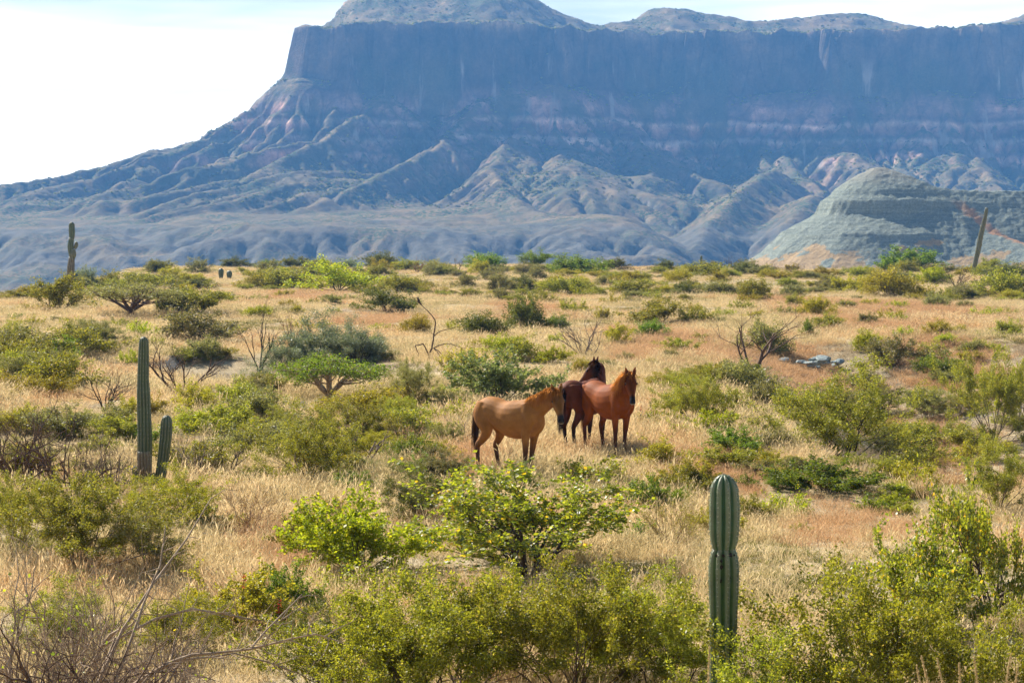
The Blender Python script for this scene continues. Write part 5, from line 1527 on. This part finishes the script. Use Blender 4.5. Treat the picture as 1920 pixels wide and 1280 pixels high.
def build_bird():
    q = local_poly([(335, 262)], 804, 672, m)[0]
    t = thing("bird", "small dark bird perched near the tip of the long bare branch", "bird", (loc.x + q[0], loc.y + 0.075, loc.z + q[2] + 0.0), 0.0)
    k = NT("bird_feathers"); k.principled((0.05, 0.032, 0.026), 0.7); fm = k.m
    k = NT("bird_beak"); k.principled((0.03, 0.025, 0.02), 0.4); bk = k.m
    bm = bmesh.new()
    up = Vector((-0.35, 0, 1)).normalized()
    p, r = smooth_path([up * -0.11 + Vector((0.06, 0, 0)), up * -0.05 + Vector((0.03, 0, 0)), up * 0.0, up * 0.06, up * 0.11, up * 0.145, up * 0.17], [(0.012, 0.012), (0.02, 0.02), (0.042, 0.045), (0.045, 0.048), (0.03, 0.032), (0.034, 0.034), (0.01, 0.01)])
    ell_tube(bm, p, r, (0, 1, 0), 12)
    bmesh.ops.translate(bm, verts=bm.verts, vec=up * 0.05)
    me = bpy.data.meshes.new("body"); bm.to_mesh(me); bm.free(); me.materials.append(fm)
    for f in me.polygons: f.use_smooth = True
    obj("body", me, t)
    bm = bmesh.new()
    b0 = up * 0.195 + Vector((-0.02, 0, 0))
    ell_tube(bm, [b0, b0 + Vector((-0.03, 0, -0.002)), b0 + Vector((-0.045, 0, -0.006))], [(0.009, 0.009), (0.006, 0.006), (0.001, 0.001)], (0, 0, 1), 8)
    me = bpy.data.meshes.new("beak"); bm.to_mesh(me); bm.free(); me.materials.append(bk)
    obj("beak", me, t)
build_bird()

# ------------------------------------------------------------------ rocks
k = NT("grey_rock")
P = k.n("ShaderNodeTexCoord").outputs["Object"]; W = k.pos()
c = k.ramp(k.noise(W, 5.0, 6, 0.7), [(0.3, (0.10, 0.10, 0.10)), (0.55, (0.23, 0.225, 0.215)), (0.75, (0.36, 0.34, 0.31))])
k.principled(c, 0.9, k.bump(k.noise(W, 16.0, 5, 0.7), 0.7, 0.05), 0.2); MAT_ROCK = k.m
k = NT("teal_rock")
W = k.pos()
c = k.ramp(k.noise(W, 3.5, 6, 0.7), [(0.3, (0.17, 0.205, 0.20)), (0.5, (0.30, 0.35, 0.335)), (0.72, (0.45, 0.49, 0.46))])
k.principled(c, 0.9, k.bump(k.noise(W, 10.0, 5, 0.7), 0.7, 0.08), 0.2); MAT_TEAL = k.m
k = NT("red_rock")
W = k.pos()
c = k.ramp(k.noise(W, 5.0, 6, 0.7), [(0.3, (0.16, 0.09, 0.07)), (0.7, (0.33, 0.21, 0.16))])
k.principled(c, 0.9, k.bump(k.noise(W, 14.0, 5, 0.7), 0.7, 0.05), 0.2); MAT_REDROCK = k.m

def rock_mesh(seed, mat, flat=0.6, sub=3):
    rng = np.random.RandomState(seed)
    bm = bmesh.new(); bmesh.ops.create_icosphere(bm, subdivisions=sub, radius=0.5)
    planes = [(Vector(rng.normal(size=3)).normalized(), 0.30 + 0.14 * rng.rand()) for _ in range(9)]
    for v in bm.verts:
        c = v.co.copy()
        for nrm, d in planes:
            e = c.dot(nrm)
            if e > d: c = c - nrm * (e - d) * 0.9
        n = 0.05 * float(fbm(np.array([c.x * 4 + seed]), np.array([c.y * 4 + c.z * 3]), 3, seed)[0])
        v.co = c * (1 + n * 3); v.co.z *= flat
    me = bpy.data.meshes.new("rock"); bm.to_mesh(me); bm.free(); me.materials.append(mat)
    return me
ROCKS = [rock_mesh(s, MAT_ROCK, 0.55 + 0.05 * (s % 4)) for s in range(6)]
TROCKS = [rock_mesh(s + 20, MAT_TEAL, 0.5) for s in range(5)]
RROCKS = [rock_mesh(s + 40, MAT_REDROCK, 0.6) for s in range(2)]
def rocks(spots, meshes, label, group, seed):
    rr = random.Random(seed)
    spots = sorted(spots); n = len(spots)
    words_ = ORD + ["fifteenth", "sixteenth"]
    for i_, (px_, py_, w_) in enumerate(spots):
        l = at(px_, py_); s = w_ * l.y / FPX
        o = obj("rock", rr.choice(meshes), None, (l.x, l.y, l.z + s * 0.10))
        o.rotation_euler = (rr.uniform(-.25, .25), rr.uniform(-.25, .25), rr.random() * 6.28)
        o.scale = (s, s * rr.uniform(0.8, 1.1), s * rr.uniform(0.7, 1.2))
        tag(o, label + ", " + (("left one", "right one")[i_] if n == 2 else words_[i_] + " from left"), "rock", group)
rr = random.Random(4)
rocks([(498 + rr.random() * 80, 761 + rr.random() * 13, rr.uniform(12, 25)) for _ in range(16)], ROCKS, "grey rock in the rubble heap below the umbrella tree", "rubble below the umbrella tree", 1)
rocks([(505, 767, 15), (548, 763, 20)], RROCKS, "reddish rock in the rubble heap below the umbrella tree", "reddish rubble below the umbrella tree", 2)
rocks([(790 + rr.random() * 34, 755 + rr.random() * 6, rr.uniform(8, 16)) for _ in range(9)], ROCKS, "dark flat rock by the bush left of the pale green bush", "flat rocks left of the pale green bush", 3)
rocks([(335 + rr.random() * 110, 1008 + rr.random() * 20, rr.uniform(14, 34)) for _ in range(16)], ROCKS, "grey rock below the dry brown twiggy dome", "rocks below the brown dome", 5)
rocks([(455 + rr.random() * 110, 1010 + rr.random() * 32, rr.uniform(10, 26)) for _ in range(14)], TROCKS, "blue grey rock right of the dry brown twiggy dome", "rocks right of the brown dome", 6)

# the teal rock ledge on the slope to the right of the horses
def build_outcrop():
    l = at(1520, 690); mm = l.y / FPX
    t = thing("rock_outcrop", "teal grey rock ledge in orange grass right of the leaning bare tree", "rock", l)
    rr = random.Random(9)
    for i in range(34):
        s = rr.uniform(9, 30) * mm
        x = rr.uniform(-66, 58) * mm
        o = obj("slab", rr.choice(TROCKS), t, (x, rr.uniform(-0.5, 1.1), rr.uniform(-0.05, 0.26) + 0.06))
        o.rotation_euler = (rr.uniform(-.15, .15), rr.uniform(-.15, .15), rr.random() * 6.28)
        o.scale = (s * 1.3, s, s * rr.uniform(0.6, 1.3))
build_outcrop()

# ------------------------------------------------------------------ red flower spikes and seed plumes
def flower_spike(px_, py_, h_, label, dist=None):
    l = at(px_, py_, dist); mm = l.y / FPX
    t = thing("red_flower", label, "flower", l)
    rng = np.random.RandomState(int(px_)); H = h_ * mm
    segs = [(0, 0, -0.03, 0.01, 0, H * 0.5, 0.008, 0.006), (0.01, 0, H * 0.5, 0.03, 0, H, 0.006, 0.003)]
    obj("stalk", tubes_mesh("stalk", segs, BARK['brown'], 5), t)
    p = rng.normal(size=(30, 3)) * np.array([0.016, 0.016, 0]); p[:, 2] = H - 0.16 * rng.rand(30); p[:, 0] += 0.02
    obj("petals", leaves_mesh("petals", p, 0.032, rng, LEAF['red'], 0.5, 0.1), t)
flower_spike(331, 1012, 30, "red flower spike right of the tall cactus's foot")
flower_spike(453, 1195, 118, "orange red flower spike in the yellow leaved bush")
flower_spike(520, 1200, 78, "small red flower at the right side of the yellow leaved bush")
flower_spike(30, 870, 40, "dark red flower in the bare thicket at the left edge")
flower_spike(1200, 800, 40, "small red flower right of the chestnut horse")

k = NT("seed_plume"); geo = k.n("ShaderNodeNewGeometry")
c = k.ramp(geo.outputs["Random Per Island"], [(0.0, (0.42, 0.30, 0.14)), (1.0, (0.66, 0.52, 0.28))])
d = k.n("ShaderNodeBsdfDiffuse"); tr = k.n("ShaderNodeBsdfTranslucent"); mx = k.n("ShaderNodeMixShader"); mx.inputs[0].default_value = 0.45
k.l(c, d.inputs["Color"]); k.l(c, tr.inputs["Color"]); k.l(d.outputs[0], mx.inputs[1]); k.l(tr.outputs[0], mx.inputs[2]); k.l(mx.outputs[0], k.out.inputs["Surface"])
MAT_PLUME = k.m
def plume(px_, ptop, lean, dist, hpx, label):
    l = at(px_, 1280, dist); mm = dist / FPX
    ztop = CAM_H - (ptop - 430) * mm - l.z
    t = thing("seed_plume", label, "grass", l)
    rng = np.random.RandomState(int(px_ * 3))
    H = hpx * mm
    f = np.linspace(0, 1, 9)
    cx = 2.4 * lean * mm * f ** 3; cz = ztop * f
    segs = [(cx[i], 0, cz[i], cx[i + 1], 0, cz[i + 1], 0.003, 0.0025) for i in range(8)]
    obj("stalk", tubes_mesh("stalk", segs, MAT_PLUME, 5), t)
    n = 320
    q = rng.rand(n); zf = 1 - q * H / ztop
    p = np.stack([np.interp(zf, f, cx), np.zeros(n), zf * ztop], -1) + rng.normal(size=(n, 3)) * (np.array([0.0045, 0.0045, 0.004]) * (0.35 + 1.0 * q[:, None] ** 0.6))
    obj("seed_head", leaves_mesh("seed_head", p, 0.016, rng, MAT_PLUME, 0.22, 0.2, 0.4, np.tile(np.array([[0.1, 0, 1.0]]), (n, 1))), t)
PL = "tan seed plume at the bottom edge, "
for (a, b, c_, d_, e_, lab) in ((1752, 1252, -14, 15.0, 60, "leftmost of the lower right ones"), (1775, 1235, -20, 15.3, 70, "second from the left, lower right"), (1800, 1240, -18, 15.1, 70, "third from the left, lower right"), (1812, 1248, -6, 15.4, 60, "fourth from the left, lower right"),
                                (1850, 1236, -10, 15.2, 70, "fifth from the left, lower right"), (1862, 1230, 14, 15.0, 74, "curved tallest one, lower right"), (1884, 1255, 10, 15.4, 50, "rightmost, in the corner"), (1325, 1216, 2, 16.5, 80, "left of the foreground cactus")):
    plume(a, b, c_, d_, e_, PL + lab)

# ------------------------------------------------------------------ dry grass
def straw_material(name, stops, trans=0.45):
    k = NT(name)
    geo = k.n("ShaderNodeNewGeometry"); info = k.n("ShaderNodeObjectInfo")
    f = k.noise(geo.outputs["Position"], 0.13, 5, 0.6)
    f = k.math('ADD', f, k.math('MULTIPLY', k.math('SUBTRACT', info.outputs["Random"], 0.5), 0.22))
    c = k.ramp(f, stops)
    c = k.mix(1.0, c, k.ramp(geo.outputs["Random Per Island"], [(0.0, (0.66, 0.64, 0.60)), (1.0, (1.18, 1.18, 1.2))]), 'MULTIPLY')
    d = k.n("ShaderNodeBsdfDiffuse"); tr = k.n("ShaderNodeBsdfTranslucent"); mx = k.n("ShaderNodeMixShader"); mx.inputs[0].default_value = trans
    k.l(c, d.inputs["Color"]); k.l(c, tr.inputs["Color"]); k.l(d.outputs[0], mx.inputs[1]); k.l(tr.outputs[0], mx.inputs[2]); k.l(mx.outputs[0], k.out.inputs["Surface"])
    return k.m
MAT_STRAW = straw_material("dry_straw", [(0.27, (0.40, 0.34, 0.15)), (0.38, (0.56, 0.45, 0.23)), (0.47, (0.72, 0.57, 0.30)), (0.56, (0.76, 0.60, 0.34)), (0.64, (0.64, 0.42, 0.21)), (0.74, (0.54, 0.31, 0.15))])
MAT_ORANGE = straw_material("orange_grass", [(0.35, (0.58, 0.38, 0.20)), (0.65, (0.64, 0.40, 0.21))])
MAT_DULL = straw_material("dull_litter", [(0.35, (0.26, 0.21, 0.14)), (0.65, (0.38, 0.29, 0.18))])
MAT_FORB = straw_material("green_ground_herbs", [(0.35, (0.17, 0.18, 0.04)), (0.65, (0.28, 0.26, 0.07))])

def tuft_mesh(seed, mat, n, h, rad, width, lean=0.35, plume=0.3):
    rng = np.random.RandomState(seed)
    a = rng.rand(n) * 2 * np.pi; r = rad * np.sqrt(rng.rand(n))
    b = np.stack([r * np.cos(a), r * np.sin(a), np.full(n, -0.02)], -1)
    L = h * (0.45 + 0.65 * rng.rand(n))[:, None]
    d = np.stack([np.cos(a) * 0.5, np.sin(a) * 0.5, np.zeros(n)], -1) * lean + rng.normal(size=(n, 3)) * lean * 0.6
    d[:, 2] = 1; d /= np.linalg.norm(d, axis=1, keepdims=True)
    bend = np.array([0.10, -0.04, 0]) + rng.normal(size=(n, 3)) * np.array([0.22, 0.22, 0])
    m1 = b + d * L * 0.55; tip = b + d * L + bend * L
    side = np.cross(d, rng.normal(size=(n, 3))); side /= np.linalg.norm(side, axis=1, keepdims=True)
    w = width * (0.6 + 0.8 * rng.rand(n))[:, None]
    V = np.stack([b - side * w, b + side * w, m1 + side * w * 0.8, m1 - side * w * 0.8, tip], 1)
    nv = 5
    i = np.arange(n)[:, None] * nv
    loops = np.concatenate([np.concatenate([i + 0, i + 1, i + 2, i + 3], 1), np.concatenate([i + 3, i + 2, i + 4], 1)], 1)
    counts = np.tile([4, 3], n)
    V = V.reshape(-1, 3)
    k_ = int(n * plume)
    if k_:
        t0 = tip[:k_]; dd = (tip[:k_] - m1[:k_]); dd /= np.linalg.norm(dd, axis=1, keepdims=True)
        s2 = side[:k_]; l2 = h * 0.24
        PV = np.stack([t0 - dd * l2 * 0.6, t0 + s2 * width * 2.2, t0 + dd * l2 * 0.5, t0 - s2 * width * 2.2], 1).reshape(-1, 3)
        off = len(V)
        V = np.concatenate([V, PV]); loops = np.concatenate([loops.ravel(), off + np.arange(k_ * 4)]); counts = np.concatenate([counts, np.full(k_, 4)])
    return mesh_np("tuft", V, loops.ravel(), counts, False, [mat])

def scatter(name, label, pts, scl, meshes, seed):
    coll = bpy.data.collections.new(name + "_tufts")
    for i, me in enumerate(meshes):
        coll.objects.link(bpy.data.objects.new(f"{name}_tuft_{i:02d}", me))
    rng = np.random.RandomState(seed)
    n = len(pts)
    me = bpy.data.meshes.new(name)
    me.vertices.add(n); me.vertices.foreach_set("co", np.asarray(pts, dtype=np.float32).ravel())
    a = me.attributes.new("rot", 'FLOAT_VECTOR', 'POINT')
    rot = np.stack([rng.normal(size=n) * 0.08, rng.normal(size=n) * 0.08, rng.normal(size=n) * 0.9], -1)
    a.data.foreach_set("vector", rot.astype(np.float32).ravel())
    a = me.attributes.new("scl", 'FLOAT_VECTOR', 'POINT'); a.data.foreach_set("vector", np.asarray(scl, dtype=np.float32).ravel())
    a = me.attributes.new("idx", 'INT', 'POINT'); a.data.foreach_set("value", rng.randint(0, len(meshes), n).astype(np.int32))
    o = obj(name, me)
    tag(o, label, None, None, "stuff")
    ng = bpy.data.node_groups.new(name + "_scatter", 'GeometryNodeTree')
    ng.interface.new_socket("Geometry", in_out='INPUT', socket_type='NodeSocketGeometry')
    ng.interface.new_socket("Geometry", in_out='OUTPUT', socket_type='NodeSocketGeometry')
    gi = ng.nodes.new("NodeGroupInput"); go = ng.nodes.new("NodeGroupOutput")
    ip = ng.nodes.new("GeometryNodeInstanceOnPoints")
    ci = ng.nodes.new("GeometryNodeCollectionInfo"); ci.inputs["Collection"].default_value = coll
    ci.inputs["Separate Children"].default_value = True; ci.inputs["Reset Children"].default_value = True
    ip.inputs["Pick Instance"].default_value = True
    def attr(nm, typ):
        nd = ng.nodes.new("GeometryNodeInputNamedAttribute"); nd.data_type = typ; nd.inputs["Name"].default_value = nm
        return nd.outputs["Attribute"]
    ng.links.new(gi.outputs[0], ip.inputs["Points"]); ng.links.new(ci.outputs[0], ip.inputs["Instance"])
    ng.links.new(attr("rot", 'FLOAT_VECTOR'), ip.inputs["Rotation"]); ng.links.new(attr("scl", 'FLOAT_VECTOR'), ip.inputs["Scale"])
    ng.links.new(attr("idx", 'INT'), ip.inputs["Instance Index"])
    ng.links.new(ip.outputs[0], go.inputs[0])
    md = o.modifiers.new("scatter", 'NODES'); md.node_group = ng
    return o

def wedge_points(rng, y0, y1, per_m2):
    """random ground places between two distances, a little wider than the view"""
    k_ = 0.2118 * 1.12
    area = k_ * (y1 * y1 - y0 * y0) + 5 * (y1 - y0)
    n = int(area * per_m2)
    y = np.sqrt(y0 * y0 + rng.rand(n) * (y1 * y1 - y0 * y0))
    x = (rng.rand(n) * 2 - 1) * (y * k_ + 2.5)
    return x, y

# zones of orange grass, as seen
ORANGE = [(1330, 880, 130, 45), (1380, 900, 80, 30), (880, 860, 60, 40), (850, 880, 70, 30), (560, 552, 120, 16), (1640, 690, 160, 34), (1500, 655, 90, 30), (1560, 600, 110, 26), (1250, 640, 130, 30), (1180, 665, 60, 22),
          (1700, 580, 200, 22), (480, 1010, 60, 24), (560, 1045, 60, 30), (1730, 740, 70, 40), (1620, 980, 90, 40), (1540, 1010, 80, 36), (1450, 560, 90, 20), (700, 600, 120, 16), (990, 585, 90, 20), (1780, 650, 90, 20), (560, 690, 80, 20)]
def orange_amount(x, y):
    s = np.zeros(np.shape(x))
    for (px_, py_, w_, h_) in ORANGE:
        cx, cy = plane_pt(px_, py_)
        cx2, cy2 = plane_pt(px_, py_ - h_)
        rx = w_ * cy / FPX; ry = max(cy2 - cy, 1.0)
        s = np.maximum(s, np.exp(-(((x - cx) / rx) ** 2 + ((y - cy) / ry) ** 2)))
    return s

def build_grass():
    rng = np.random.RandomState(21)
    sets = {'straw': [], 'orange': [], 'dull': [], 'forb': []}
    for (y0, y1, dens, s0, s1, hs) in ((15, 34, 14.0, 0.5, 0.95, 0.95), (34, 60, 15.0, 0.5, 1.0, 0.92), (60, 100, 10.0, 0.6, 1.1, 0.75), (100, 170, 4.5, 0.9, 1.4, 0.55), (170, 330, 2.0, 1.2, 1.8, 0.34)):
        x, y = wedge_points(rng, y0, y1, dens)
        z = gh(x, y)
        # slope and patch masks
        gd = gully_depth(x, y)
        patch = fbm(x / 5.0, y / 5.0, 3, 201) + 0.6 * fbm(x / 22.0, y / 22.0, 2, 205)
        keep = (patch > -0.85)
        x, y, z, gd, patch = x[keep], y[keep], z[keep], gd[keep], patch[keep]
        om = orange_amount(x, y) + 0.18 * fbm(x / 7.0, y / 7.0, 2, 209)
        u = rng.rand(len(x))
        dullm = (patch < -0.42 + 0.15 * rng.normal(size=len(x))) | (gd > 0.22)
        forb = (fbm(x / 8.0, y / 8.0, 2, 213) > 0.24) & (u < 0.55)
        kind = np.where(om > 0.16 + 0.65 * u, 1, np.where(dullm, 2, np.where(forb, 3, 0)))
        sc = s0 + (s1 - s0) * rng.rand(len(x))
        sc = sc * (0.8 + 0.5 * np.clip(patch, -0.5, 0.8))
        for i, nm in enumerate(('straw', 'orange', 'dull', 'forb')):
            mk = kind == i
            hz = hs * sc[mk] * (0.7 + 0.6 * rng.rand(int(mk.sum())) ** 2) * {'straw': 1.0, 'orange': 1.0, 'dull': 0.5, 'forb': 0.55}[nm]
            sets[nm].append(np.stack([x[mk], y[mk], z[mk], sc[mk] * 1.15, hz], -1))
    spec = {
        'straw': (MAT_STRAW, "pale dry straw grass covering the plain", [(70, 0.52, 0.34, 0.0045, 0.40, 0.35), (60, 0.46, 0.38, 0.0045, 0.5, 0.3), (80, 0.38, 0.36, 0.004, 0.45, 0.25), (50, 0.62, 0.26, 0.0045, 0.35, 0.6)]),
        'orange': (MAT_ORANGE, "rusty orange dry grass in patches", [(110, 0.45, 0.36, 0.0038, 0.75, 0.2), (120, 0.38, 0.38, 0.0038, 0.9, 0.2), (100, 0.5, 0.34, 0.0038, 0.7, 0.1)]),
        'dull': (MAT_DULL, "thin dull brown grass and litter on bare ground", [(46, 0.42, 0.40, 0.005, 0.9, 0.0), (40, 0.36, 0.42, 0.005, 1.0, 0.0)]),
        'forb': (MAT_FORB, "low green herbs mixed into the dry grass", [(80, 0.42, 0.34, 0.009, 0.9, 0.0), (90, 0.36, 0.36, 0.009, 1.0, 0.0)]),
    }
    for j, (nm, (mat, label, ms)) in enumerate(spec.items()):
        A = np.concatenate(sets[nm])
        meshes = [tuft_mesh(500 + 10 * j + i, mat, *a) for i, a in enumerate(ms)]
        scatter({'straw': 'dry_grass', 'orange': 'orange_grass', 'dull': 'ground_litter', 'forb': 'green_undergrowth'}[nm], label, A[:, :3], np.stack([A[:, 3], A[:, 3], A[:, 4]], -1), meshes, 31 + j)
        print("grass", nm, len(A))
build_grass()

# ------------------------------------------------------------------ scrub on the mesa's slopes, far too many to count
def build_mesa_scrub():
    X, Y, Z = MESA_XYZ
    rng = np.random.RandomState(8)
    n = 90000
    i = rng.randint(1, X.shape[0] - 1, n); j = rng.randint(1, X.shape[1] - 1, n)
    x, y, z = X[i, j], Y[i, j], Z[i, j]
    sx = (Z[i, j + 1] - Z[i, j - 1]) / (X[i, j + 1] - X[i, j - 1]); sy = (Z[i + 1, j] - Z[i - 1, j]) / (Y[i + 1, j] - Y[i - 1, j])
    g = np.hypot(sx, sy)
    curv = (Z[i, np.minimum(j + 6, X.shape[1] - 1)] + Z[i, np.maximum(j - 6, 0)] - 2 * z)
    dens = fbm(x / 60, y / 60, 3, 301) + 0.12 * np.clip(curv, -3, 3)
    keep = (g < 1.1) & (dens + 0.35 * rng.normal(size=n) > 0.10) & (np.abs(x) < 660) & (z > 22 + 14 * rng.rand(n))
    x, y, z = x[keep], y[keep], z[keep]
    meshes = []
    for v in range(4):
        r2 = np.random.RandomState(700 + v)
        p = r2.normal(size=(60, 3)); p /= np.linalg.norm(p, axis=1, keepdims=True); p *= (0.55 + 0.45 * r2.rand(60, 1)); p[:, 2] = np.abs(p[:, 2]) * 0.8
        meshes.append(leaves_mesh("scrub", p, 0.75, r2, LEAF['dark'] if v % 2 else LEAF['olive'], 0.8, 0.4))
    s = 0.7 + 1.1 * rng.rand(len(x)) ** 2
    scatter("mesa_scrub", "dark green scrub speckling the mesa's slopes", np.stack([x, y, z], -1), np.stack([s, s, s], -1), meshes, 51)
    print("scrub", len(x))
build_mesa_scrub()

# ------------------------------------------------------------------ the air between
def build_haze():
    k = NT("blue_haze_air")
    v = k.n("ShaderNodeVolumePrincipled")
    v.inputs["Color"].default_value = (0.17, 0.47, 1.0, 1)
    v.inputs["Density"].default_value = HAZE_DENSITY
    v.inputs["Anisotropy"].default_value = 0.0
    v.inputs["Density Attribute"].default_value = ""
    v.inputs["Temperature Attribute"].default_value = ""
    k.m.cycles.homogeneous_volume = True
    k.l(v.outputs[0], k.out.inputs["Volume"])
    x0, x1, y0, y1, z0, z1 = -1500, 1500, -80, 3450, -75, 285
    V = [(x, y, z) for z in (z0, z1) for y in (y0, y1) for x in (x0, x1)]
    F = [(0, 2, 3, 1), (4, 5, 7, 6), (0, 1, 5, 4), (2, 6, 7, 3), (0, 4, 6, 2), (1, 3, 7, 5)]
    me = bpy.data.meshes.new("haze"); me.from_pydata(V, [], F); me.materials.append(k.m)
    o = obj("haze", me)
    tag(o, "blue haze hanging in the air before the mesa", None, None, "stuff")
HAZE_DENSITY = 0.000175
build_haze()
